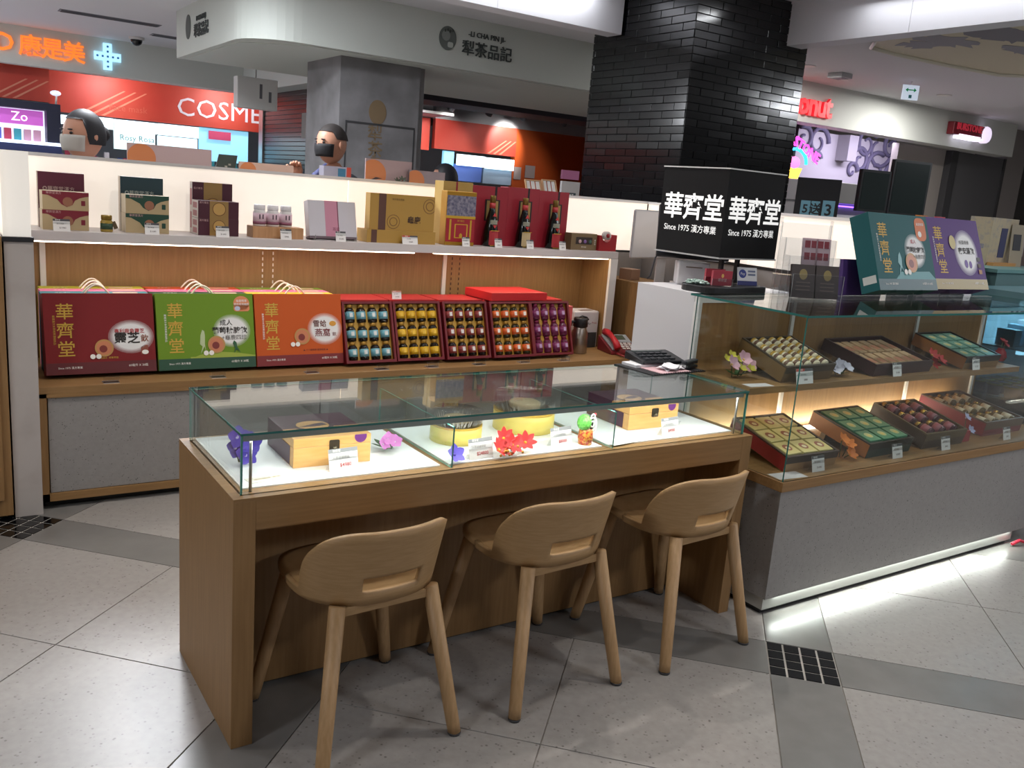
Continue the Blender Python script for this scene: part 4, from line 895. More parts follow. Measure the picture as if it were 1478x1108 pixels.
g = gift_box('deep purple gift box half hidden behind the teal one', (2.80, .42, ZT), (-.1, 0, .019), .3, .16, .02, '4a3270', '4a3270', 'purple', None, False)
for x, y in ((3.02, .20), (3.45, .21)):
    g = thing('acrylic_easel', 'clear acrylic easel under the %s gift box' % ('teal' if x < 3.2 else 'purple'), 'easel', (x, y, ZT), 0, 'easels on the glass cabinet')
    for dx in (-.10, .10): MB().prism([(0, 0), (.22, 0), (.20, .005), (.155, .008), (.066, .036), (.045, .052), (.038, .052), (.035, .02), (0, .008)], .004, 0, 'yz', dx).build('easel_rib', ACR, g)
    pane('easel_bar', -.10, .08, .0, .104, .083, .03, g, M('c9cdcf', .2), ACR)
for px, py, lb in ((1322, 428, 'price card before the teal gift box'), (1402, 427, 'price card before the purple gift box')):
    p = onz(px, py, ZT); price_card(p.x, p.y+.02, ZT, .072, .062, '1980', lb, .05, '6a6c70', 'price cards on the glass cabinet')
# two-faced illuminated cube sign on a stand
sg = thing('corner_sign', 'black corner sign with white calligraphy on two faces, raised on black legs', 'sign', (2.087, .5, 0), .052)
SW, SZ, SH_ = .357, 1.270, .349
TRI = [(0, 0), (SW, 0), (0, SW)]; MB().prism(TRI, SH_, 0, 'xy', SZ).build('sign_body', M('09080a', .7, 0, 0, .25), sg)
TR2 = [(-.003, -.003), (SW+.004, -.003), (-.003, SW+.004)]; MB().prism(TR2, .005, 0, 'xy', SZ+SH_).build('top_edge', M('d8d8d8', .4), sg); MB().prism(TR2, .006, 0, 'xy', SZ-.006).build('bottom_edge', M('b8b8b8', .4), sg)
SGW = M('f2f2f0', .5, 0, .55)
def sign_face(tf):
    for nm, t_, s_, x_, z_, bo, sp in (('calligraphy', '華齊堂', .112, SW*.52, SZ+SH_*.53, .017, .97), ('lettering', 'Since 1975 漢方專業', .0345, SW*.50, SZ+SH_*.29, .004, .97)):
        loc, rot = tf(x_, z_); text(t_, s_, SGW, sg, loc, rot, bo, nm, 0, None, sp)
sign_face(lambda x_, z_: ((x_, -.0012, z_), FR)); sign_face(lambda x_, z_: ((-.0012, SW-x_, z_), LF))
for dx, dy in ((.09, .06), (.19, .06)): B(dx, dy, ZT+.03, dx+.016, dy+.016, SZ-.005).build('leg', BLACK, sg)
tr = thing('sign_tray', 'black oval tray under the black corner sign on the cash desk', 'tray', (2.22, .58, ZT), .1)
MB().prism(rrect(-.25, -.13, .15, .045, .05), .028, 0, 'xy', 0).build('tray_body', M('17171a', .45), tr, bevel=.004)
m = MB()
for i in range(40): m.ball((random.uniform(-.23, -.165), random.uniform(-.07, .02), .030+random.uniform(0, .012)), .008, 0, 6, 4, (1.6, 1, .6))
m.build('glass_pebbles', M('a9c0b8', .15), tr)['kind'] = 'stuff'
for (px, py, cc, c2, lb) in ((1022, 404, 'a03040', 'c9a0a0', 'acrylic holder of red name cards at the rear of the tray'), (1041, 412, 'a83848', 'd8b8b8', 'acrylic holder of red name cards at the front of the tray')):
    p = onz(px, py, ZT+.028)
    g = thing('card_holder', lb, 'card holder', (2.083, .464, ZT+.0285) if 'front' in lb else (2.118, .537, ZT+.0285), -.25, 'name card holders')
    B(-.045, 0, .003, .045, .012, .062).build('cards', M(cc, .45), g); pane('front_plate', -.048, -.004, 0, .048, -.002, .03, g, M('c9cdcf', .2), ACR); B(-.048, -.004, 0, .048, .02, .002).build('foot', ACR, g)
    decal('card_print', ell(.0, .042, .006, .008), M('d8b060', .5), g); text('華齊堂', .014, M(c2, .5), g, (.0, -.001, .024))
p = onz(1078, 411, ZT+.028)
g = thing('notice_stand', 'small white and navy card with round blue badge on the tray', 'card', (p.x-.02, p.y-.02, ZT+.0285), -.25)
m = MB(); m.T = Matrix.Rotation(-.25, 4, 'X'); m.box(-.048, 0, 0, .048, .002, .075); m.build('card', M('d8dade', .45), g)
def tl(nm, pts, mt, y_): 
    m = MB(); m.T = Matrix.Rotation(-.25, 4, 'X'); m.prism(pts, .0004, 0, 'xz', y_); m.build(nm, mt, g)
tl('navy_band', [(-.048, 0), (.048, 0), (.048, .018), (-.048, .018)], M('22286a', .45), -.0006); tl('badge', ell(-.022, .048, .018, .018), M('2a3a8a', .45), -.0006)
for k_ in range(2): tl('print_line', [(.004, .055-.014*k_), (.04, .055-.014*k_), (.04, .063-.014*k_), (.004, .063-.014*k_)], M('6a7490', .5), -.0006)
text('Pay', .016, WTX, g, (-.022, -.0012+.012, .0465), (PI/2-.25, 0, 0))
MB().box(-.03, .0, 0, .03, .035, .003).build('foot', ACR, g)
# stepped acrylic brochure holder
p = onz(1134, 428, ZT)
g = thing('brochure_holder', 'stepped clear acrylic holder filled with dark brown brochures and pink flyers', 'brochure holder', (p.x+.085, p.y-.085, ZT), -.38)
for k_, (y_, h_) in enumerate(((0, .10), (.05, .17), (.10, .24), (.15, .30))):
    pane('tier_plate', -.115, y_, 0, .115, y_+.003, h_, g, M('d5d8da', .2), ACR)
for s_ in (-.117, .115): MB().prism([(0, 0), (.17, 0), (.17, .32), (.145, .32), (.14, .24), (.095, .24), (.09, .17), (.045, .17), (.04, .10), (0, .10)], .002, 0, 'yz', s_).build('side_plate', ACR, g)
for k_, x_ in enumerate((-.108, .002)):
    m = MB(); m.T = Matrix.Translation((x_, .012, .004)) @ Matrix.Rotation(-.18, 4, 'X'); m.box(0, 0, 0, .104, .014, .135); o = m.build('brochure', M('3c3230', .5), g)
    m = MB(); m.T = Matrix.Translation((x_, .012, .004)) @ Matrix.Rotation(-.18, 4, 'X'); m.prism(ell(.052, .095, .018, .022), .0006, 0, 'xz', -.0008); m.build('emblem_print', M('8a7a45', .4), g)
    for z_ in (.03, .045, .06): m = MB(); m.T = Matrix.Translation((x_, .012, .004)) @ Matrix.Rotation(-.18, 4, 'X'); m.box(.02, -.0006, z_, .084, 0, z_+.004); m.build('print_line', M('6a5c54', .5), g)
for k_, x_ in enumerate((-.02, .04)):
    m = MB(); m.T = Matrix.Translation((x_, .105, .004)) @ Matrix.Rotation(-.12, 4, 'X'); m.box(0, 0, 0, .07, .006, .24); m.build('flyer', M('e0c4cc', .5), g)
    for z_ in (.15, .20): m = MB(); m.T = Matrix.Translation((x_, .105, .004)) @ Matrix.Rotation(-.12, 4, 'X'); m.box(.01, -.0006, z_, .035, 0, z_+.03); m.box(.04, -.0006, z_, .062, 0, z_+.03); m.build('flyer_print', M('9a2c3c', .5), g)
# till: silver computer, tilted black touch screen on a white printer stand
p = onx(925, 340, 3.12)
g = thing('computer', 'silver all-in-one computer seen from the rear beside the lit wall', 'computer', (3.22, 2.02, .964), .25)
B(-.36, 0, .17, .20, .018, .455).build('housing', M('b0aeb0', .35, .4), g, bevel=.008); B(-.05, .018, .0, .05, .026, .22).build('stand', M('b0aeb0', .35, .4), g); B(-.08, -.05, 0, .08, .10, .006).build('foot', M('b0aeb0', .35, .4), g)
p = onz(965, 407, ZT)
g = thing('till_screen', 'black-framed touch screen till on a white printer stand', 'till', (2.20, .758, ZT), -.62)
B(-.068, -.06, 0, .068, .05, .10).build('printer', M('d2d0d2', .4), g, bevel=.006); B(-.035, -.061, .076, .035, -.059, .080).build('paper_slot', M('6a5a48', .5), g)
m = MB(); m.T = Matrix.Translation((0, .032, .105)) @ Matrix.Rotation(-.32, 4, 'X'); m.box(-.16, -.02, 0, .16, 0, .235); m.build('bezel', M('1b1c20', .35), g, bevel=.006)
m = MB(); m.T = Matrix.Translation((0, .032, .105)) @ Matrix.Rotation(-.32, 4, 'X'); m.box(-.145, -.0212, .018, .145, -.020, .22); m.build('screen', M('3c4660', .12, 0, .05), g)
m = MB(); m.T = Matrix.Translation((0, .032, .105)) @ Matrix.Rotation(-.32, 4, 'X'); m.box(-.158, .0, .003, .158, .02, .232); m.build('rear_shell', M('c9c7ca', .4), g, bevel=.008)
MB().tube([(-.10, .02, .20), (-.16, .03, .10), (-.17, .05, .02), (-.18, .06, .004)], .004, 6).build('cable', M('35353a', .5), g)
p = onx(915, 402, 3.09)
g = thing('paper_tray', 'open white box of papers lying on the oak side counter', 'box', (3.19, 1.75, .964), .1)
B(-.04, -.10, 0, .16, .12, .004).build('base', M('d8d6d6', .5), g)
for bx in ((-.04, -.10, .004, .16, -.097, .05), (-.04, .117, .004, .16, .12, .05), (-.04, -.097, .004, -.037, .117, .05), (.157, -.097, .004, .16, .117, .05)): B(*bx).build('side', M('d8d6d6', .5), g)
B(-.03, -.09, .004, .15, .10, .058).build('papers', M('a8926a', .6), g)
tag(B(-.05, -.06, 0, .05, .06, .075).build('brown_parcel', M('8a6a55', .6), None, (3.13, 2.02-.12, .964), (0, 0, .2), .002) if False else B(-.045, -.05, 0, .045, .05, .07).build('brown_parcel', M('8a6a55', .6), None, (3.24, 2.35, .964), (0, 0, .2), .002), 'small brown parcel behind the white paper box', 'parcel')

# ================================================================== BACKGROUND: the rest of the hall
# ---- neighbour tea shop: rounded canopy, concrete pillar
cn = empty('trim_5', (0, 0, 2.49))
YN, XN = 5.22, 1.61
arc = [(XN+.42-.42*math.cos(a), YN+.42-.42*math.sin(a)) for a in [PI/2*i/10 for i in range(11)]]
m = MB().prism(arc+[(7.3, YN), (7.3, 7.6), (XN, 7.6)], CEIL-2.49, 0, 'xy', 0)
m.build('canopy', [M('cdd3cc', .6)], cn)
m = MB().prism([(x, y) for x, y in ((XN+.06, 7.55), (XN+.06, YN+.5), (XN+.5, YN+.06), (7.2, YN+.06), (7.2, 7.55))], .006, 0, 'xy', -.006); m.build('soffit', M('cdd3cc', .6), cn)
INK = M('3f4644', .6)
sgn = thing('shop_sign', 'grey raised lettering with round emblem on the curved white canopy', 'sign', (0, YN, 0))
p = ony(697, 75, YN)
text('犁茶品記', .135, INK, sgn, (ony(703, 76, YN).x, -.006, ony(703, 76, YN).z), FR, .01, 'lettering', .004)
text('-LI CHA PIN JI-', .062, INK, sgn, (ony(703, 54, YN).x, -.006, ony(703, 54, YN).z), FR, .008, 'lettering', .004)
def emblem_face(par, cx, cz, tf=None, r=.10):
    o = MB().prism(ell(cx, cz, r*.86, r), .006, 0, 'xz', -.006).build('emblem', M('69706c', .6), par)
    MB().prism(ell(cx-.02, cz+.02, r*.42, r*.45), .002, 0, 'xz', -.009).build('emblem_detail', M('8a918c', .6), par); MB().prism(rrect(cx+.0, cz-.075, cx+.055, cz-.03, .014), .002, 0, 'xz', -.009).build('emblem_detail', M('b9c0ba', .6), par)
    for k_ in range(4): MB().prism(ell(cx-.03+.025*k_, cz+.06+.008*(k_ % 2), .009, .013), .002, 0, 'xz', -.010).build('emblem_detail', M('4a504c', .6), par)
e = ony(646, 55, YN); emblem_face(sgn, e.x, e.z)
s2 = thing('shop_sign', 'grey raised lettering on the side face of the curved canopy', 'sign', (XN, 0, 0))
pa = onx(291, 43, XN)
text('犁茶品記', .125, INK, s2, (-.006, pa.y, pa.z), LF, .01, 'lettering', .004); text('LI CHA PIN JI', .058, INK, s2, (-.006, pa.y, pa.z+.11), LF, .006, 'lettering', .004)
pb = onx(274, 43, XN); MB().prism(ell(pb.y+.05, pb.z+.03, .09, .11), .006, 0, 'yz', -.006).build('emblem', M('59605c', .6), s2)
pc = empty('column', (0, 0, 0))
xa, xb = ony(490, 150, 5.5).x, ony(612, 170, 5.5).x
B(xa, 5.5, 0, xb-.06, 6.3, 2.495).build('concrete_face', CONC, pc); B(xb-.06, 5.53, 0, xb, 6.3, 2.495).build('concrete_return', CONC, pc)
z1 = ony(540, 181, 5.5).z
B(xa+.06, 5.496, z1, xb-.09, 5.503, z1+.018).build('groove', M('3c3c3e', .8), pc); B(xa+.06, 5.496, 0, xa+.072, 5.503, z1).build('groove', M('3c3c3e', .8), pc); B(xb-.10, 5.496, 0, xb-.088, 5.503, z1).build('groove', M('3c3c3e', .8), pc)
GLD = M('7d6a50', .6)
e = ony(545, 162, 5.5); MB().prism(ell(e.x, e.z, .085, .105), .003, 0, 'xz', 5.497).build('gold_emblem', GLD, pc)
for py, ch in ((193, '犁'), (217, '茶'), (240, '品')): e = ony(541, py, 5.5); text(ch, .15, GLD, pc, (e.x, 5.497, e.z), FR, .01, 'gold_lettering')
# black tiled block with a notice
BT = noise_mat('black_tile_course', '0d0d10', '17171b', (.6, .6, 18), 3, 2, .25)
bk = empty('wall_black', (3.45, 8.1, 0))
B(.01, .01, 0, 1.05, 2.6, 2.93).build('core', M('0a0a0c', .5), bk)
cm = B(0, 0, 0, .01, 2.6, .05).mesh('tile_course', M('101014', .25), .002)
for i in range(20): link('tile_course', cm, bk, (0, 0, 1.35+i*.057))
B(-.02, 2.45, 0, .0, 2.62, 2.49).build('steel_corner', STEEL, bk)
e = onx(440, 181, 3.45); tag(B(-.004, -.10, -.15, 0, .10, .15).build('wall_notice', M('8a8a86', .6), None, (3.448, e.y, e.z)), 'pale paper notice stuck on the black tiled wall', 'notice')
B(-.25, .0, 2.49, 1.05, 2.6, 2.93).build('fascia', FASC, bk)
# hanging white sign box
e = ony(372, 135, 7.8)
g = thing('hanging_sign', 'white hanging box sign with grey print, below the canopy edge', 'sign', (e.x, 7.8, e.z))
B(-.22, 0, -.16, .22, .14, .16).build('box', M('d8d8d6', .5), g, bevel=.01); MB().tube([(0, .07, .16), (0, .07, CEIL-e.z)], .006, 6).build('rod', STEEL, g); B(.02, -.002, -.05, .05, 0, .1).build('print', M('6a6a70', .5), g); B(.12, -.002, -.08, .15, 0, .03).build('print', M('6a6a70', .5), g)
# ---- drugstore across the hall
st = empty('wall_store', (0, 10.7, 0))
B(-8, 0, 2.49, 3.44, .2, 2.93).build('fascia', FASC, st)
ORG = M('f07a2c', .5, 0, .9)
sg2 = thing('store_sign', 'orange illuminated letters on the long pale fascia', 'sign', (0, 10.69, 0))
for px, py, t_, s_ in ((6, 61, 'D', .29), (44, 68, '康', .262), (76, 73, '是', .262), (107, 78, '美', .262)):
    e = ony(px, py, 10.69); text(t_, s_, ORG, sg2, (e.x, 0, e.z), FR, .012, 'letter', .015)
e = ony(155, 82, 10.69)
g = thing('pharmacy_cross', 'glowing pale blue cross sign on the pale fascia', 'sign', (e.x, 10.69, e.z))
MB().prism([(-.05, -.16), (.05, -.16), (.05, -.05), (.155, -.05), (.155, .05), (.05, .05), (.05, .16), (-.05, .16), (-.05, .05), (-.155, .05), (-.155, -.05), (-.05, -.05)], .03, 0, 'xz', -.03).build('cross', M('a9dcf5', .5, 0, 1.0), g)
for a, b in [(0, k_*.06) for k_ in (-2, -1, 0, 1, 2)]+[(k_*.06, 0) for k_ in (-2, -1, 1, 2)]: MB().prism(ell(a, b, .014, .014, 8), .004, 0, 'xz', -.034).build('bulb', M('3a78b8', .4, 0, .3), g)
B(-8, .2, 2.56, 6.65, 3.5, 2.6).build('store_ceiling', CEILM, st)
B(-8, 3.4, 0, 12, 3.5, 2.6).build('store_back', M('b0b0b4', .8), st)
RED = noise_mat('red_sign_band', 'b8382c', 'c24a38', (1, 1, 1), 1.4, 3, .5)
bd1 = empty('trim_6', (0, 11.6, 0)); B(.9, 0, 2.02, 6.6, .1, 2.54).build('red_band', RED, bd1)
e0, e1 = ony(252, 152, 11.6), ony(375, 170, 11.6)
text('COSMED', .36, M('dcdce6', .5), bd1, (ony(332, 163, 11.6).x, -.004, ony(332, 163, 11.6).z), FR, .0, 'lettering', .004, (1.05, 1, 1))
text('Face mask', .12, M('c8604c', .6), bd1, (ony(185, 155, 11.6).x, -.003, 2.15), FR)
STR = M('d88a70', .5)
for k_ in range(3): MB().prism([(1.25+.14*k_, 2.03), (1.30+.14*k_, 2.03), (1.85+.14*k_, 2.38), (1.82+.14*k_, 2.38)], .002, 0, 'xz', -.003).build('stripe_print', STR, bd1)
bd2 = empty('trim_7', (0, 11.15, 0)); B(-4, 0, 2.10, .86, .1, 2.56).build('red_band', RED, bd2)
for k_ in range(3): MB().prism([(.2+.12*k_, 2.11), (.24+.12*k_, 2.11), (.62+.12*k_, 2.36), (.59+.12*k_, 2.36)], .002, 0, 'xz', -.003).build('stripe_print', STR, bd2)
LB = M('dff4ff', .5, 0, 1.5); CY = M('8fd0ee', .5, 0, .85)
def lit(p0, y0, p1, y1, Y, mat, label, name='header_box', cat='light box', grp='store light panels', d=.06):
    a, b = ony(p0, (y0+y1)/2, Y).x, ony(p1, (y0+y1)/2, Y).x; px = (p0+p1)/2; zt, zb = ony(px, y0, Y).z, ony(px, y1, Y).z
    return tag(B(0, 0, 0, b-a, d, zt-zb).build(name, mat, None, (a, Y, zb)), label, cat, grp)
for q_, lb in (((87, 166, 103, 179), 'next to the make-up display'), ((141, 170, 164, 186), 'second from the make-up display'), ((166, 175, 227, 191), 'above the named poster'), ((229, 181, 287, 197), 'next to the cyan bay')):
    lit(*q_, 11.62, LB, 'glowing white header box under the red band, %s' % lb)
g = lit(165, 190, 224, 217, 11.69, M('d6eef0', .5, 0, .9), 'lit white poster with a faint cosmetics name', 'poster', 'poster', 'lit posters')
text('Rosy Rosa', .11, M('6a9aa0', .5), g, (.30, -.002, .16), FR)
lit(228, 198, 285, 219, 11.69, M('cfe8ee', .5, 0, .9), 'lit white poster beside the one with the name', 'poster', 'poster', 'lit posters')
lit(288, 187, 358, 234, 11.7, CY, 'flat glowing cyan sheet for a lit display bay beside the black tiled wall', 'display_bay', 'display', 'glowing bay sheets')  # both cyan bays: flat sheets whose glow stands in for lamps inside
lit(640, 218, 655, 245, 11.7, CY, 'flat glowing cyan sheet for a lit display bay beside the concrete pillar', 'display_bay', 'display', 'glowing bay sheets')
e = ony(317, 196, 11.66); tag(B(-.16, 0, -.06, .16, .03, .06).build('pink_sign', M('d0507a', .5), None, (e.x, 11.64, e.z)), 'small pink sign above the cyan display bay', 'sign')
# product shelves in the store
cols = ['c05a78', '5a6ac0', 'd8d8e0', '40a0b0', 'c0405a', '8a5ac0', 'd8a0b8', '304a8a']
shf = thing('store_shelf', 'long low store shelf crowded with cosmetics, under the lit posters', 'shelf', (0, 11.3, 0))
B(.6, 0, 1.25, 6.4, .3, 1.30).build('board', M('b8b8be', .5), shf); B(.6, .0, 0, 6.4, .3, 1.25).build('body', M('a8a8ae', .6), shf)
pm = {}
for i in range(70):
    cc = random.choice(cols); hh_ = random.choice((.12, .18, .24))
    if (cc, hh_) not in pm: pm[(cc, hh_)] = B(-.03, -.03, 0, .03, .03, hh_).mesh('cosmetic_pack', M(cc, .4))
    o = link('cosmetic_pack', pm[(cc, hh_)], None, (.66+i*.082, 11.38+random.uniform(-.03, .06), 1.30)); tag(o, 'small coloured cosmetics pack on the long store shelf', 'pack', 'cosmetics on the store shelf')
for x_, tx in ((1.6, 2.0), (3.2, 3.0), (5.4, 5.2)): area('band_spot', (x_, 10.98, 2.5), .25, 9, (1, .9, .88), rot=(1.05, 0, 0))
# black framed pink display at the far end
g = thing('makeup_display', 'black framed make-up display with pink lit header', 'display', (0, 10.95, 0))
a, b = -1.5, ony(88, 180, 10.95).x; zt = ony(40, 146, 10.95).z; zb = ony(40, 203, 10.95).z
B(a, 0, zt-.09, b, .3, zt).build('top_frame', M('20243c', .5), g); B(b-.16, 0, zb, b, .3, zt-.09).build('side_frame', M('20243c', .5), g); B(a, .25, zb, b-.16, .3, zt-.09).build('back_panel', M('dfe6f8', .5, 0, .9), g)
B(a, .22, zt-.28, b-.18, .25, zt-.10).build('pink_header', M('c060c0', .5, 0, .6), g); B(a, -.02, zb-.04, b, .3, zb).build('lit_shelf', M('dce8ff', .5, 0, 1.4), g); B(a, 0, 0, b, .3, zb-.04).build('base', M('2c3560', .6), g)
text('Zo', .16, M('ffffff', .5, 0, 1.0), g, (ony(28, 168, 11.17).x, .218, zt-.19), FR)
for i in range(5): B(b-.30-.11*i, .1, zb, b-.22-.11*i, .2, zb+.14).build('product', M(random.choice(cols), .4), g)
MB().ball((b-.04, .1, zt+.14), .05, 0, 8, 6, (1.3, 1, .7)).build('spot_head', M('d8dcf0', .4, 0, .8), g); MB().tube([(b-.04, .1, zt), (b-.03, .1, zt+.11)], .012, 6).build('spot_arm', WHITE, g)
# orange end of the store with black ceiling and track lights
bd3 = empty('trim_8', (0, 11.6, 0))
B(6.7, 0, 2.06, 8.35, .1, 2.55).build('red_band', RED, bd3); B(8.35, .05, 0, 10.1, .15, 2.55).build('orange_wall', M('c4541c', .6), bd3); B(10.1, -1.2, 0, 10.2, .15, 2.55).build('orange_return', M('c4541c', .6), bd3)
for k_ in range(3): MB().prism([(7.75+.12*k_, 2.07), (7.80+.12*k_, 2.07), (8.15+.1*k_, 2.32), (8.12+.1*k_, 2.32)], .002, 0, 'xz', -.003).build('stripe_print', STR, bd3)
B(4.6, -3.3, 2.50, 11, -2.6, 2.93).build('dark_beam', M('2c2d31', .6), bd3); B(4.6, -2.6, 2.86, 11, .2, 2.92).build('dark_ceiling', M('26262b', .7), bd3); B(6.7, .02, 2.55, 10.2, .12, 2.80).build('lilac_frieze', M('b0b0b4', .7), bd3)
tk = thing('light_track', 'black ceiling track rail carrying many small spotlights', 'track', (0, 0, 2.80))
for y_ in (9.4, 10.2, 11.0): B(5.0, y_-.02, 0, 10.2, y_+.02, .03).build('rail', M('3a3a40', .5), tk); 
for y_ in (9.4, 10.2, 11.0):
    for x_ in (5.2, 9.9): MB().tube([(x_, y_, .03), (x_, y_, .06)], .012, 6).build('hanger', M('3a3a40', .5), tk)
SP = [MB().lathe([(.02, .0), (.055, -.02), (.06, -.13), (.055, -.14)], 12).mesh('lamp_head', M('55565c', .5)), MB().lathe([(0, -.1405), (.05, -.1405)], 12).mesh('lens', M('f4f8ff', .5, 0, 6)), MB().lathe([(0, -.1405), (.05, -.1405)], 12).mesh('lens', M('8a8a94', .4)), B(-.03, -.03, 0, .03, .03, .02).mesh('adapter', M('55565c', .5))]
for i, (px, py, on) in enumerate(((614, 163, 1), (620, 157, 1), (655, 158, 0), (669, 171, 1), (688, 166, 1), (710, 159, 0), (718, 172, 0), (743, 172, 0), (759, 167, 1), (778, 180, 0), (805, 182, 0), (818, 170, 0), (826, 176, 1), (838, 186, 0))):
    y_ = (9.4, 10.2, 11.0)[i % 3]; x_ = ony(px, py, y_).x
    g = thing('track_spotlight', 'small %s spotlight hanging from the black ceiling track' % ('lit' if on else 'unlit'), 'spotlight', (x_, y_, 2.80), 0, 'lit track spotlights' if on else 'unlit track spotlights')
    link('adapter', SP[3], g, (0, 0, -.02)); o = link('lamp_head', SP[0], g, (0, 0, -.02), (.5, .2*(i % 3-1), 0)); link('lens', SP[1] if on else SP[2], o)
    if on:      # the beam of a lit spotlight, thrown at the wall behind it
        sl = bpy.data.lights.new('track_spot_beam', 'SPOT'); sl.energy = 60; sl.spot_size = 1.25; sl.spot_blend = .5; sl.shadow_soft_size = .05; sl.color = (1, .95, .9)
        so = bpy.data.objects.new('track_spot_beam', sl); COL.objects.link(so); so.location = (x_, y_+.09, 2.62); so.rotation_euler = (1.05, 0, 0)
for q_ in ((661, 224, 700, 240), (702, 229, 742, 245)): lit(*q_, 11.53, LB, 'glowing white header box before the orange wall', 'header_box', 'light box', 'orange end header boxes')
lit(656, 238, 695, 262, 11.6, M('5a78c8', .5), 'blue lit product bay under the orange wall header', 'display_bay', 'display', 'blue lit bays'); lit(697, 245, 738, 266, 11.6, M('a8c0d8', .5), 'pale blue lit product bay beside the blue one', 'display_bay', 'display', 'blue lit bays')
for px, py, wd in ((747, 250, 10), (765, 248, 14)): lit(px-wd/2, py-9, px+wd/2, py+9, 11.62, M('a89a98', .6), 'paper notice on the orange wall', 'paper_notice', 'notice', 'notices on the orange wall', .01)
lit(812, 246, 836, 259, 9.8, M('a86a8a', .5, 0, .3), 'small framed screen against the orange wall', 'screen', 'screen', None, .05)
# ---- ceiling details
def downlight(x, y, label, r=.07, e_=14):
    g = thing('downlight', label, 'downlight', (x, y, CEIL), 0, 'recessed downlights')
    MB().lathe([(r, 0), (r*1.18, -.001), (r*1.18, -.006), (r, -.008)], 20).build('trim_ring', WHITE, g); MB().lathe([(0, -.003), (r, -.003)], 20).build('lens', M('fff7ea', .5, 0, e_), g)
for px, py, lb in ((1363, 137, 'bright downlight beside the hanging exit sign'), (1166, 95, 'downlight beside the black brick column'), (1475, 207, 'downlight beyond the end of the long fascia')):
    e = onz(px, py, CEIL); downlight(e.x, e.y, lb); area('downlight_lamp', (e.x, e.y, CEIL-.035), .12, 38, (1, .96, .92))
e = onz(1316, 124, CEIL-.06)
g = thing('exit_sign', 'hanging white exit sign with green double arrow', 'sign', (e.x, e.y, CEIL-.20), -.5); g.scale = (.55, .55, .55)
B(-.16, 0, 0, .16, .03, .27).build('panel', M('cfdcec', .5, 0, .5), g); MB().tube([(0, .015, .27), (0, .015, .34)], .01, 6).build('rod', WHITE, g)
MB().prism([(-.11, .18), (-.06, .22), (-.06, .19), (.06, .19), (.06, .22), (.11, .18), (.06, .14), (.06, .17), (-.06, .17), (-.06, .14)], .003, 0, 'xz', -.003).build('arrow_print', M('1f8a4a', .5, 0, .3), g); B(-.03, -.003, .03, .03, 0, .09).build('door_print', M('4a9a9a', .5), g)
e = onz(1213, 106, CEIL); g = thing('ceiling_speaker', 'small square white speaker box under the hall ceiling', 'speaker', (e.x, e.y, CEIL)); B(-.09, -.09, -.05, .09, .09, 0).build('housing', M('b5b5b8', .6), g, bevel=.006); B(-.06, -.06, -.054, .06, .06, -.05).build('grille', M('85858a', .6), g)
for px, py, sx, sy, lb in ((160, 26, 1.0, .18, 'long grey ceiling air vent near the store fascia'), (250, 54, .5, .18, 'short grey ceiling air vent beside the canopy')):
    e = onz(px, py, CEIL); g = thing('air_vent', lb, 'vent', (e.x, e.y, CEIL))
    B(-sx/2, -sy/2, -.006, sx/2, sy/2, 0).build('frame', M('85868c', .6), g)
    for k_ in range(5): B(-sx/2+.02, -sy/2+.018+k_*.032, -.012, sx/2-.02, -sy/2+.03+k_*.032, -.006).build('louvre', M('55565c', .6), g)
e = onz(197, 54, CEIL); g = thing('dome_camera', 'small dark dome camera under the pale ceiling', 'camera', (e.x, e.y, CEIL)); MB().lathe([(.09, 0), (.09, -.03)], 16).build('base', WHITE, g); MB().ball((0, 0, -.03), .07, 0, 14, 8).build('dome', M('1a1a1e', .15), g)
# painted ceiling panel with track edge
pts = [onz(x, y, CEIL-.03) for x, y in ((1258, 67), (1290, 76), (1360, 91), (1440, 106), (1478, 108))]
out = [(p_.x, p_.y) for p_ in pts]
out = out+[(9.9, 2.75), (10.2, 1.4), (9.6, .4), (7.2, .3), (5.9, 1.0), (5.75, 2.0), (5.95, 2.75)]
g = thing('ceiling_mural', 'large cream ceiling panel with grey ink-wash painting and rail edge', 'mural', (0, 0, CEIL-.03))
MB().prism(out, .028, 0, 'xy', 0).build('panel', M('ddd5bd', .6), g)
MB().tube([(a_, b_, -.01) for a_, b_ in out]+[(out[0][0], out[0][1], -.01)], .018, 8).build('rail', M('e0dcd0', .4), g)
IK = M('a5a4ac', .7); IK2 = M('8f8e96', .7)
def blot(px, py, rx, ry, mt, seed):
    e = onz(px, py, CEIL-.03); rnd = random.Random(seed)
    MB().prism([(e.x+rx*math.cos(a)*(1+.35*rnd.uniform(-1, 1)), e.y+ry*math.sin(a)*(1+.35*rnd.uniform(-1, 1))) for a in [2*PI*i/22 for i in range(22)]], .001, 0, 'xy', -.002-.0002*seed).build('ink_print', mt, g)
blot(1335, 64, .16, .22, IK, 1); blot(1365, 58, .30, .16, IK, 2); blot(1430, 48, .35, .18, IK2, 3); blot(1470, 52, .3, .2, IK2, 4); blot(1475, 72, .22, .12, IK, 5)
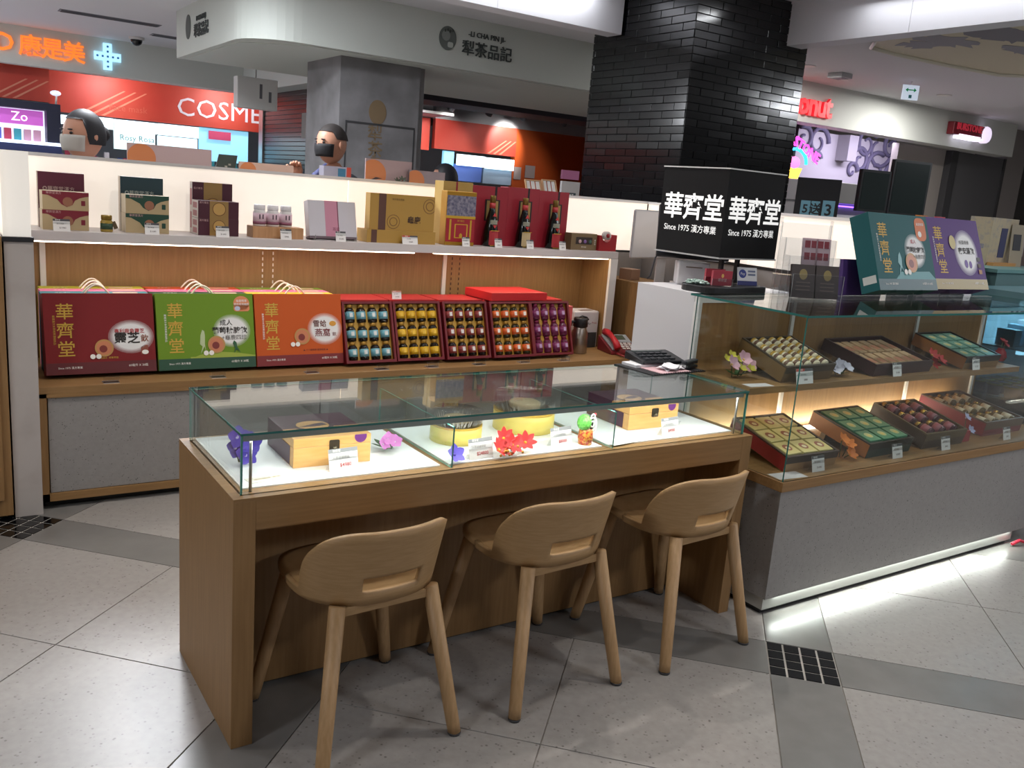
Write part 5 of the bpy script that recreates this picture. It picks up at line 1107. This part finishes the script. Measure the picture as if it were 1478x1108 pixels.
# ---- dessert shops on the other side
df = empty('wall_dessert', (0, 4.91, 0))
B(6.5, 0, 2.49, 12.38, .25, 2.93).build('fascia', M('cdd1cc', .6), df)
RD = M('d8202c', .4, 0, .7)
sg3 = thing('store_sign', 'red glossy script letters on the pale fascia beside the brick column', 'sign', (0, 4.9, 0))
e = ony(1170, 152, 4.9); text('Donut', .34, RD, sg3, (e.x-.06, 0, e.z), (PI/2, .0, 0), .03, 'letter', .03, (1, 1, 1), .9)
e = ony(1392, 191, 4.9); g = thing('store_sign', 'small dark red sign with white bar and round badge on the fascia end', 'sign', (e.x, 4.9, e.z))
B(-.42, -.10, -.06, .34, 0, .10).build('sign_body', M('7a1c28', .45), g, bevel=.01); text('BURSTONE', .12, M('c03444', .4, 0, .3), g, (-.06, -.104, .045), FR, .02, 'letter', .004); B(-.28, -.11, -.10, .22, -.02, -.045).build('white_bar', M('f2ecff', .5, 0, 1.4), g)
m = MB(); m.T = Matrix.Translation((.36, -.12, 0)) @ Matrix.Rotation(PI/2, 4, 'X'); m.lathe([(0, 0), (.10, 0), (.11, -.02), (.11, -.08)], 20); m.build('badge', M('e6d8f0', .5, 0, .9), g)
bw = empty('wall_mural', (0, 6.3, 0)); B(8, 0, 0, 13.6, .1, 2.6).build('lilac_wall', M('c9c6cc', .7), bw)
SWM = M('77738e', .7)
def curl(cx, cz, r, turns, flip=1, a0=0):
    pts_ = [(cx+flip*r*.8*(1-.75*t_)*math.cos(a0+turns*2*PI*t_), -.012, cz+r*.8*(1-.75*t_)*math.sin(a0+turns*2*PI*t_)) for t_ in [i/26 for i in range(27)]]
    MB().tube(pts_, [.036*(1-.5*i/26) for i in range(27)], 6).build('scroll_print', SWM, bw)
def mp(px, py): e = ony(px, py, 6.3); return e.x, e.z
for px, py, r, tn, fl_, a0 in ((1180, 205, .28, 1.2, 1, 0), (1160, 200, .22, 1.1, -1, 1), (1250, 208, .30, 1.3, 1, .5), (1268, 214, .5, .8, -1, 2.2), (1285, 212, .22, 1.2, 1, 2), (1240, 232, .25, 1.2, -1, .4), (1262, 246, .34, 1.2, 1, 1), (1290, 232, .30, .9, 1, 4), (1286, 252, .22, 1.2, -1, 0), (1228, 246, .16, 1.0, 1, 0), (1226, 214, .10, 1, 1, 0), (1178, 228, .10, 1, 1, 0)): curl(*mp(px, py), r, tn, fl_, a0)
xp = ony(1232, 210, 6.1).x; MB().box(xp-.1, -.2, 2.25, xp+.1, 0, 2.6).build('pier', M('b0adb4', .7), bw)
gw = empty('wall_grey', (0, 5.2, 0)); xa = ony(1368, 260, 5.2).x
B(xa, 0, 0, xa+.16, .1, 2.49).build('dark_jamb', M('3a3a3c', .7), gw); B(xa+.16, .02, 0, 12.75, .1, 2.49).build('grey_panel', M('59595b', .7), gw); B(12.75, 0, 0, 12.8, .1, 2.49).build('dark_jamb', M('3a3a3c', .7), gw)
B(xa-1.1, .1, 0, xa, .2, 2.49).build('pale_panel', M('9a948e', .7), gw); B(12.8, .0, 0, 13.3, .5, 2.93).build('pier', M('85807e', .7), gw)
area('mural_wash', (10.3, 5.45, 2.56), 1.6, 22, (.84, .76, 1), rot=(.45, 0, 0), size_y=.2)
# neon sign
ng = thing('neon_sign', 'pink and blue neon ice-cream sign on the lilac wall', 'neon sign', (0, 5.35, 0))
NP = M('ff4ad0', .5, 0, 2.2); e = ony(1156, 216, 5.35)
text('STONE', .17, NP, ng, (e.x+.10, -.01, e.z), (PI/2, .38, 0), .015, 'letter', .006); text('COLD', .20, NP, ng, (e.x-.62, -.01, e.z+.02), (PI/2, -.3, 0), .015, 'letter', .006)
e = ony(1146, 238, 5.35)
MB().tube([(e.x+.22*math.cos(a), 0, e.z+.02+.17*math.sin(a)) for a in [PI*i/12 for i in range(13)]], .02, 6).build('blue_arch', M('30c8ff', .5, 0, 2), ng)
MB().prism([(e.x-.16, e.z-.03), (e.x+.16, e.z-.03), (e.x+.10, e.z-.16), (e.x-.10, e.z-.16)], .02, 0, 'xz', 0).build('yellow_cup', M('ffd24a', .5, 0, 1.6), ng); MB().ball((e.x, 0, e.z+.03), .09, 0, 10, 6, (1.2, .3, .8)).build('pink_scoop', M('ff70c0', .5, 0, 1.6), ng)
MB().tube([(e.x-.5, 0, e.z-.20), (e.x+.45, 0, e.z-.20)], .016, 6).build('pink_tube', NP, ng)
B(e.x-.02, .02, e.z-.2, e.x+.02, .03, CEIL).build('hanger', BLACK, ng); B(e.x-.5, .02, e.z-.21, e.x+.45, .03, e.z-.19).build('hanger', BLACK, ng)
# counter behind the right partition and the things on it
cs = thing('dessert_counter', 'plain service counter hidden behind the lit right partition', 'counter', (0, 0, 0)); B(3.70, 1.30, 0, 5.3, 2.10, 1.36).build('body', M('6a6468', .6), cs); B(3.68, .73, 1.36, 4.45, 1.30, 1.385).build('ledge', M('8a8488', .5), cs); B(3.68, .75, 0, 4.45, 1.3, 1.36).build('ledge_body', M('6a6468', .6), cs); B(3.68, 1.30, 1.36, 5.32, 2.12, 1.385).build('top', M('8a8488', .5), cs)
p1, p2 = onx(1138, 308, 4.25), onx(1203, 308, 4.25)
g = thing('promo_board', 'black promotional board with pale blue number cards on the service counter', 'board', (4.25, p2.y+.14, 1.40), -PI/2+.75); wd = .27
B(-wd/2, 0, 0, wd/2, .03, .30).build('board', M('15161a', .35), g); B(-wd*.12, -.002, .30*.18, wd*.08, 0, .30*.52).build('card', M('6a9cae', .5), g); B(wd*.14, -.002, .30*.08, wd*.42, 0, .30*.55).build('card', M('6a9cae', .5), g); B(-wd*.36, -.002, .30*.18, -wd*.14, 0, .30*.52).build('card', M('6a9cae', .5), g)
for x_, t_ in ((-.25, '5'), (-.02, '送'), (.28, '3')): text(t_, .075 if t_ != '3' else .10, M('1a1c20', .5), g, (wd*x_, -.003, .30*.34), FR, .02)
B(-wd*.5, -.05, 0, wd*.1, -.03, .045).build('leaflet_strip', M('b8a090', .5), g)
for px, py, w_, h_, cc, lb, Y_ in ((1253, 288, .05, .11, 'c9b8a8', 'small standing menu card with red print on the service counter', 1.35), (1283, 289, .07, .10, 'c08a3c', 'orange paper cup stack behind the teal gift box', 1.42), (1338, 290, .14, .13, 'c07a38', 'orange printed box behind the purple gift box', .95), (1360, 293, .05, .13, 'a04048', 'stack of red cups behind the purple gift box', .93)):
    e = ony(px, py, Y_); g = thing('cup_stack' if 'cup' in lb else 'menu_card' if 'menu' in lb else 'printed_box', lb, 'cups' if 'cup' in lb else 'card' if 'menu' in lb else 'box', (min(e.x, 4.42 if Y_ < 1.3 else 5.1), max(Y_, .85), 1.385), .3)
    if 'cup' in lb: MB().lathe([(w_*.35, 0), (w_*.55, h_*.8), (w_*.6, h_*.82), (w_*.6, h_), (0, h_)], 16).build('cups', M(cc, .45), g)
    else: B(-w_/2, 0, 0, w_/2, .03, h_).build('card', M(cc, .5), g); B(-w_*.4, -.001, h_*.3, w_*.4, 0, h_*.7).build('print', M('d8c0b0', .5), g)
e = ony(1331, 301, .95)
g = thing('red_ball_ornament', 'round dark red ornament on the counter behind the purple gift box', 'ornament', (min(e.x, 4.42)-.12, 1.05, 1.385)); MB().ball((0, 0, .06), .06, 0, 16, 10).build('ball', M('8d1c2a', .4), g); MB().lathe([(.02, 0), (.025, .008)], 12).build('foot', M('5a1820', .4), g)
for px, py, sx, sz, lb in ((1262, 276, .30, .34, 'dark menu screen on the counter with the cone stand'), (1313, 272, .40, .46, 'larger dark menu screen turned beside the grey wall')):
    e = ony(px, py, 2.6); g = thing('menu_screen', lb, 'screen', (e.x, 2.6, 1.06), -.25); B(-sx/2, 0, e.z-1.06-sz/2, sx/2, .04, e.z-1.06+sz/2).build('panel', M('1c2224', .3), g); B(-sx/2+.02, -.002, e.z-1.06-sz/2+.02, sx/2-.02, 0, e.z-1.06+sz/2-.02).build('display', M('20302f', .2), g); B(-.02, .01, 0, .02, .03, e.z-1.06-sz/2).build('post', BLACK, g); B(-.1, -.06, 0, .1, .1, .01).build('foot', BLACK, g)
q = thing('far_counter', 'low grey counter carrying the dark menu screens', 'counter'); B(5.6, 2.45, 0, 8.4, 2.95, 1.05).build('body', M('5f5c62', .6), q); B(5.58, 2.43, 1.05, 8.42, 2.97, 1.06).build('top', M('7a787e', .5), q)
hd = thing('soft_serve_machine', 'stainless steel ice-cream machine with purple glow', 'machine', (ony(1222, 280, 4.6).x, 4.6, 0))
B(-.52, 0, 1.62, .52, .6, 1.86).build('hood', M('b2b2b4', .3, .7), hd, bevel=.01); B(-.5, .05, 0, .5, .6, 1.62).build('cabinet', M('a4a4a6', .35, .6), hd); B(-.12, .04, .9, .40, .051, 1.5).build('door', M('b4b4b8', .4), hd); B(0.0, .035, 1.15, .25, .045, 1.4).build('notice', M('d0d0d2', .5), hd); B(-.45, .01, 1.585, .45, .04, 1.60).build('purple_strip', M('8a5aff', .5, 0, 3), hd)
# teal counter and the beige tea box at the far right; chilled case
tc_ = thing('teal_counter', 'teal topped neighbouring counter beyond the stone cabinet', 'counter'); B(4.5, .65, 0, 6.6, 1.25, 1.23).build('body', M('5d7f80', .5), tc_) ; B(4.48, .64, 1.23, 6.62, 1.27, 1.25).build('top', M('6f9a98', .4), tc_)
g = thing('tea_tin', 'beige floral box with navy label standing on the teal counter', 'box', (4.87, .93, 1.25), .05)
B(0, 0, 0, .34, .14, .29).build('carton', noise_mat('floral_beige', 'b8a88a', 'a89c8c', (1, 1, 1), 30, 2, .5, lo=.5, hi=.62), g, bevel=.002); B(.13, -.002, .05, .21, 0, .23).build('label', M('2a2c58', .5), g)
m = MB(); m.T = Matrix.Translation((.235, -.03, .0)) @ Matrix.Rotation(-.35, 4, 'Z') @ Matrix.Rotation(-.1, 4, 'X'); m.box(0, 0, 0, .10, .004, .26); o = m.build('tag_card', M('b0a088', .5), g); m = MB(); m.T = Matrix.Translation((.235, -.03, .0)) @ Matrix.Rotation(-.35, 4, 'Z') @ Matrix.Rotation(-.1, 4, 'X'); m.box(.02, -.002, .10, .08, 0, .20); m.build('tag_label', M('2c2c34', .5), g)
B(-.0, -.05, 0, .30, -.01, .02).build('base_strip', M('c08a4a', .5), g)
g = thing('tea_tin', 'dark brown box with pale stripes next to the beige floral box', 'box', (5.28, .98, 1.25), .05); B(0, 0, 0, .34, .14, .26).build('carton', M('4a3028', .5), g, bevel=.002)
for k_ in range(4): B(.02+.07*k_, -.002, .06, .05+.07*k_, 0, .20).build('stripe', M('a89a90', .5), g)
fr = thing('chilled_case', 'blue-lit chilled display case beyond the oak deck, cups inside', 'display case', (4.14, .0, 0))
B(0, 0, 0, 1.1, .62, .50).build('base', M('6a6d70', .5), fr); B(0, .60, .50, 1.1, .62, 1.12).build('back', M('c4ccd0', .5), fr); B(0, 0, 1.12, 1.1, .62, 1.16).build('top', M('5a8088', .3), fr)
pane('side_pane', -.004, .0, .50, .002, .60, 1.12, fr, GE, DARKGL); pane('front_pane', .0, -.006, .50, 1.1, .0, 1.12, fr, GE, DARKGL)
B(.004, .02, .590, 1.09, .59, .60).build('shelf', M('c0cbd0', .2), fr); B(.004, .25, .86, 1.09, .59, .868).build('shelf', M('c0cbd0', .2), fr); B(.05, .30, 1.09, 1.05, .34, 1.118).build('light_tube', M('d8f0ff', .5, 0, 7), fr); B(.05, .28, .835, 1.05, .31, .858).build('light_tube', M('d8f0ff', .5, 0, 4), fr)
area('chilled_lamp', (4.69, .42, 1.08), .9, 7, (.7, .88, 1), size_y=.05)
cp = [MB().lathe([(0, 0), (.030, 0), (.038, .05), (.038, .055)], 16).mesh('cup', M('5a8ab8', .3)), MB().lathe([(.041, .053), (.041, .060), (.0, .061)], 18).mesh('lid', M('b8b860', .4)), MB().lathe([(0, .0612), (.030, .0612)], 18).mesh('lid_label', M('3a8ac0', .4))]
for j in range(4):
    for i in range(5):
        g = thing('pudding_cup', 'small cup with round blue and yellow lid in the chilled case', 'cup', (4.20+i*.09, .20+j*.095, .6005), 0, 'cups in the chilled case')
        for n_, me in zip(('cup', 'lid', 'lid_label'), cp): link(n_, me, g)
for i in range(6): tag(B(0, 0, 0, .07, .10, .09+.02*(i % 3)).build('dessert_pack', M(('c8d4dc', 'a8c0d0', 'd8d0d4')[i % 3], .3), None, (4.19+i*.10, .33, .869), (0, 0, 0), .003), 'pale dessert pack on the upper shelf of the chilled case', 'pack', 'packs in the chilled case')
m = MB(); m.tube([(0, 0, .012)]+[(.05*i+.012*math.sin(i*2), .02*math.cos(i*1.7), .012+.01*(i % 2)) for i in range(1, 9)], .008, 6)
e = onz(1468, 786, 0); tag(m.build('red_cable', M('d83048', .5), None, (e.x-.05, e.y+.0, 0)), 'bright red cord lying on the floor at the cabinet end', 'cord')
# dark oak cabinet on the near left edge
lc = empty('trim_9', (0, 0, 0)); B(-1.6, 1.86, 0.02, -.345, 2.3, 1.145).build('oak_cabinet', WOODV, lc, bevel=.002); B(-1.6, 1.845, .09, -.375, 1.86, 1.10).build('oak_door', WOODV, lc, bevel=.002); B(-1.6, 1.88, 1.145, -.347, 2.36, 1.468).build('light_box', M('efeae2', .5, 0, .3), lc)

# ---- tea shop counter behind the lit wall and what stands on it
tcn = thing('tea_counter', 'tea shop counter hidden behind the lit back wall', 'counter'); B(-.9, 2.72, 0, 3.6, 3.02, 1.40).build('body', M('8a807a', .6), tcn); B(-.92, 2.70, 1.40, 3.62, 3.04, 1.425).build('top', M('9a908a', .5), tcn)
ZN = 1.425
def on_counter(p0, p1, py0, py1, Y): a, b = ony(p0, py1, Y), ony(p1, py1, Y); return a.x, b.x-a.x, max(.03, ony((p0+p1)/2, py0, Y).z-ZN)
for i, (p0, p1, y0, y1, Y, cc) in enumerate(((184, 306, 211, 240, 2.80, 'b8a0a0'), (345, 424, 236, 252, 2.78, 'c8a898'), (527, 594, 231, 262, 2.80, 'a89090'), (590, 642, 247, 268, 2.78, '8f8286'))):
    x, w, h = on_counter(p0, p1, y0, y1, Y)
    g = thing('paper_board', 'pinkish card board with orange disc, %s' % ('behind the woman in white', 'low one beside the dark book', 'before the concrete pillar, with a bird', 'smaller one beside the wine cartons')[i], 'board', (x, Y, ZN), .02, 'card boards on the tea counter')
    B(0, 0, 0, w, .012, h).build('board', M(cc, .6), g); r = min(h*.55, w*.28)
    MB().prism([(a_, b_) for a_, b_ in [(max(0, min(w, q0)), max(0, min(h, q1))) for q0, q1 in ell(w*.16, h*.45, r, r, 26)]], .001, 0, 'xz', -.0015).build('orange_disc', M('c87a48', .5), g)
    if i >= 2: MB().prism([(w*.10, h*.25), (w*.22, h*.36), (w*.36, h*.33), (w*.22, h*.28)], .001, 0, 'xz', -.003).build('bird_print', M('3a3030', .5), g)
x, w, h = on_counter(309, 345, 222, 243, 2.79); g = thing('menu_folder', 'dark green folded menu leaning on the tea counter', 'menu', (x, 2.79, ZN)); g.rotation_euler = (-.25, .0, 0)
MB().prism([(0, 0), (w*.8, 0), (w, h), (w*.25, h)], .01, 0, 'xz', 0).build('cover', M('3c4640', .6), g); 
for k_ in range(3): B(w*(.3+.15*k_), -.001, h*(.3+.1*k_), w*(.4+.15*k_), 0, h*(.38+.1*k_)).build('print', M('a8a498', .5), g)
x, w, h = on_counter(467, 500, 240, 256, 2.76); g = thing('tissue_box', 'grey card box with blue square and red stripe on the tea counter', 'box', (x, 2.76, ZN)); B(0, 0, 0, w, .07, h).build('carton', M('9a98a8', .5), g); B(w*.62, -.001, h*.1, w*.95, 0, h*.9).build('blue_square', M('2f6a8a', .5), g); B(w, .0, 0, w*1.2, .05, h).build('red_end', M('b8402c', .5), g)
x, w, h = on_counter(575, 592, 247, 262, 2.75); flower('small dried leaf and berry sprig on the tea counter', (x, 2.76, ZN), '4a5040', [(0, 0, .04, .6, 0), (.03, 0, .05, .7, 0)], .03, .014, 6, '8a3030', 3, leafl=.05)
x, w, h = on_counter(763, 785, 256, 272, 2.80); 
for i, (p0, p1) in enumerate(((763, 786), (788, 808))):
    x, w, h = on_counter(p0, p1, 257, 274, 2.86); g = thing('display_rack', 'small wood framed menu rack, %s' % ('beside the wine cartons', 'beside the framed sign')[i], 'rack', (x, 2.86, ZN)); g.rotation_euler = (-.4, 0, 0); h = max(h, .07)
    for bx in ((0, 0, 0, w, .01, .008), (0, 0, h-.008, w, .01, h), (0, 0, .008, .008, .01, h-.008), (w-.008, 0, .008, w, .01, h-.008)): B(*bx).build('frame', M('b08a60', .5), g)
    for k_ in range(3): B(.01+w*.3*k_, .002, .01, w*.28+w*.3*k_, .008, h-.01).build('card', M('d0ccc8', .5), g)
x, w, h = on_counter(810, 836, 262, 278, 2.9); g = thing('framed_sign', 'small framed sign with dark plate beside the brick column', 'sign', (x, 2.9, ZN)); B(0, 0, 0, w, .02, max(h, .09)).build('frame', M('a8a6a6', .5), g); B(w*.2, -.002, .02, w*.8, 0, .06).build('plate', M('2c3a40', .5), g); text('B&T', .03, WTX, g, (w*.5, -.003, .04))

# ---- people: one continuous skinned body each, head with face, hair and clothes
def person(name, label, x, y, height, face, skin, shirt, trousers, hair, bun=False, arms=None, mask=None, strap=None, hairlen=1.0):
    g = thing('person', label, 'person', (x, y, 0), face, 'people in the hall'); H_ = height
    bm_v, rad, ed = [], [], []
    def vtx(p_, r_): bm_v.append(p_); rad.append(r_); return len(bm_v)-1
    pel = vtx((0, 0, .52*H_), .085*H_); wai = vtx((0, 0, .60*H_), .075*H_); che = vtx((0, .005, .72*H_), .088*H_); nb = vtx((0, .005, .815*H_), .040*H_); nt = vtx((0, -.012, .862*H_), .032*H_)
    ed += [(pel, wai), (wai, che), (che, nb), (nb, nt)]
    for s_ in (-1, 1):
        hp = vtx((s_*.052*H_, 0, .485*H_), .052*H_); kn = vtx((s_*.055*H_, -.01, .27*H_), .036*H_); an = vtx((s_*.055*H_, .01, .045*H_), .026*H_); to = vtx((s_*.06*H_, -.085*H_, .018*H_), .020*H_)
        ed += [(pel, hp), (hp, kn), (kn, an), (an, to)]
        shd = vtx((s_*.105*H_, .005, .795*H_), .040*H_); a = arms[0 if s_ < 0 else 1] if arms else ((s_*.135, 0, .62), (s_*.14, -.05, .48))
        el = vtx(tuple(c*H_ for c in a[0]), .029*H_); wr_ = vtx(tuple(c*H_ for c in a[1]), .021*H_)
        ed += [(che, shd), (shd, el), (el, wr_)]
    me = bpy.data.meshes.new('body'); me.from_pydata(bm_v, ed, []); me.update()
    bo = link('body', me, g); me.materials.append(M(shirt, .7)); me.materials.append(M(trousers, .7)); me.materials.append(M(skin, .55))
    sk = bo.modifiers.new('skin', 'SKIN'); sk.use_smooth_shade = True
    for i, v in enumerate(me.skin_vertices[0].data): v.radius = (rad[i], rad[i]*.82 if i < 3 else rad[i]); v.use_root = (i == 0)
    bo.modifiers.new('sub', 'SUBSURF').levels = 2; bo.modifiers['sub'].render_levels = 2
    dg = bpy.context.evaluated_depsgraph_get(); dg.update(); em = bpy.data.meshes.new_from_object(bo.evaluated_get(dg)); bo.modifiers.clear(); em.name = 'body'; bo.data = em
    hands = [Vector(tuple(c*H_ for c in (arms[i] if arms else ((0, 0, 0), ((-1, 1)[i]*.14, -.05, .48)))[1])) for i in (0, 1)]
    for p_ in em.polygons:
        p_.use_smooth = True; c = p_.center
        p_.material_index = 2 if (c.z > .828*H_ or min((c-h_).length for h_ in hands) < .05*H_) else (1 if c.z < .53*H_ else 0)
    hc = Vector((0, -.018*H_, .925*H_)); r = .066*H_
    # head: ellipsoid pulled into jaw, brow and nose
    m = MB(); n1, n2 = 20, 16; vs = []; fs = []
    for i in range(n2+1):
        ph = PI*i/n2
        for k_ in range(n1):
            t_ = 2*PI*k_/n1; d_ = Vector((math.sin(ph)*math.sin(t_), -math.sin(ph)*math.cos(t_), math.cos(ph)))
            q_ = Vector((d_.x*.80*r, d_.y*.98*r, d_.z*1.16*r))
            if d_.z < 0: q_.x *= 1+.22*d_.z; q_.y = q_.y*(1+.10*d_.z)-.10*r*(-d_.z)*(1 if d_.y < 0 else 0)
            nose = max(0, 1-(abs(d_.x)/.16)**2)*max(0, 1-abs(d_.z+.12)/.24)*(1 if d_.y < -.6 else 0); q_.y -= .20*r*nose
            eye = max(0, 1-((abs(d_.x)-.33)/.17)**2)*max(0, 1-((d_.z-.06)/.12)**2)*(1 if d_.y < -.6 else 0); q_.y += .06*r*eye
            vs.append(hc+q_)
    for i in range(n2):
        for k_ in range(n1): fs.append((i*n1+k_, i*n1+(k_+1) % n1, (i+1)*n1+(k_+1) % n1, (i+1)*n1+k_))
    m.add(vs, fs, 0, True); hd_ = m.build('head', M(skin, .5), g)
    for s_ in (-1, 1):
        MB().ball(hc+Vector((s_*.30*r, -.86*r, .06*r)), .10*r, 0, 8, 6, (1.3, .5, .7)).build('eye', M('1c1614', .3), hd_); MB().ball(hc+Vector((s_*.82*r, .06*r, -.05*r)), .20*r, 0, 10, 8, (.45, .8, 1.25)).build('ear', M(skin, .55), hd_)
        MB().ball(hc+Vector((s_*.30*r, -.90*r, .22*r)), .16*r, 0, 8, 5, (1.3, .4, .25)).build('eyebrow', M(hair, .6), hd_)
    MB().ball(hc+Vector((0, -.84*r, -.52*r)), .16*r, 0, 8, 5, (1.5, .5, .4)).build('mouth', M('8a4a44', .5), hd_)
    # hair cap
    m = MB(); vs = []; fs = []
    for i in range(10):
        ph = (1.9 if hairlen >= 1 else 1.35)*i/9
        for k_ in range(20):
            t_ = 2*PI*k_/20; fr_ = math.cos(t_); lim = ph if fr_ < .35 else min(ph, .95)
            vs.append(hc+Vector((math.sin(lim)*math.sin(t_)*.87*r*(1+.04*hairlen), -math.sin(lim)*math.cos(t_)*1.04*r+.05*r, math.cos(lim)*(1.18+.08*hairlen)*r)))
    for i in range(9):
        for k_ in range(20): fs.append((i*20+k_, i*20+(k_+1) % 20, (i+1)*20+(k_+1) % 20, (i+1)*20+k_))
    m.add(vs, fs, 0, True); m.build('hair', M(hair, .6 if hairlen >= 1 else .75), g)
    if bun: MB().ball(hc+Vector((0, .95*r, .15*r)), .42*r, 0, 12, 8).build('hair_bun', M(hair, .6), g)
    if mask:
        m = MB(); vs = []; fs = []
        for i in range(6):
            for k_ in range(11):
                t_ = -1.15+2.3*k_/10; zz = -.02-.75*i/5; bul = .12*math.cos(t_*1.2)*math.sin(PI*(i+.7)/6.2)
                vs.append(hc+Vector((math.sin(t_)*.86*r*(1-.12*i/5), -(math.cos(t_)*(1.0-.05*i/5)+bul)*r-.02*r, zz*r)))
        for i in range(5):
            for k_ in range(10): fs.append((i*11+k_, i*11+k_+1, (i+1)*11+k_+1, (i+1)*11+k_))
        m.add(vs, fs, 0, True); o = m.build('face_mask', M(mask, .7), g); o.modifiers.new('t', 'SOLIDIFY').thickness = .003
    # hands with five bent fingers
    for i in (0, 1):
        a_ = arms[i] if arms else (((-1, 1)[i]*.135, 0, .62), ((-1, 1)[i]*.14, -.05, .48))
        e_, w_ = Vector(a_[0])*H_, Vector(a_[1])*H_; d_ = (w_-e_).normalized(); sd = d_.cross(Vector((0, 0, 1))); sd = sd.normalized() if sd.length > .1 else Vector((1, 0, 0)); nn = sd.cross(d_)
        m = MB(); pl = w_+d_*.045*H_; m.tube([w_-d_*.01, w_+d_*.02*H_, pl], [.018*H_, .024*H_, .020*H_], 10)
        for f_, ln in zip((-1.5, -.5, .5, 1.5), (.036, .043, .040, .031)):
            b0 = pl+sd*f_*.0105*H_; m.tube([b0-d_*.006*H_, b0+d_*ln*.4*H_+nn*.002, b0+d_*ln*.75*H_-nn*.008*H_, b0+d_*ln*.85*H_-nn*.018*H_], [.0062*H_, .0058*H_, .0052*H_, .004*H_], 8)
        t0 = w_+d_*.018*H_+sd*.018*H_; m.tube([t0, t0+d_*.02*H_+sd*.014*H_, t0+d_*.036*H_+sd*.014*H_-nn*.008*H_], [.008*H_, .007*H_, .005*H_], 8)
        m.build('hand', M(skin, .55), g)
    for s_ in (-1, 1): MB().ball((s_*.06*H_, -.045*H_, .020*H_), .03*H_, 0, 12, 8, (1, 2.1, .75)).build('shoe', M('1a1a1e', .5), g)
    if strap: MB().tube([(-.05*H_, -.075*H_, .70*H_), (-.062*H_, -.045*H_, .80*H_), (-.055*H_, .0, .838*H_), (-.06*H_, .055*H_, .79*H_), (-.04*H_, .085*H_, .66*H_)], .014*H_, 8).build('apron_strap', M(strap, .7), g)
    return g
p = ony(122, 200, 3.45)
person('woman', 'person in white shirt with dark strap and pale face mask, black hair tied back', p.x+.02, 3.45, 1.705, -1.1, 'c08c72', 'd0ccd4', '2a2a30', '14141a', True, None, 'b8b4ac', '1c1c22')
p = ony(480, 200, 4.25)
person('man', 'person in black shirt and blue apron with dark mask, hand raised to chin', p.x+.02, 4.25, 1.83, -1.25, 'bd8a70', '1c1c22', '20202a', '2a2422', False, (((-.15, -.03, .66), (-.04, -.15, .80)), ((.14, -.04, .66), (.05, -.16, .745))), '141418', '4a4e78', .4)
p = ony(647, 250, 4.6)
person('third', 'person with short black hair seen just above the wine cartons', p.x, 4.6, 1.635, -2.2, '9a6e5c', '5a5a78', '2a2a30', '15151b', False)
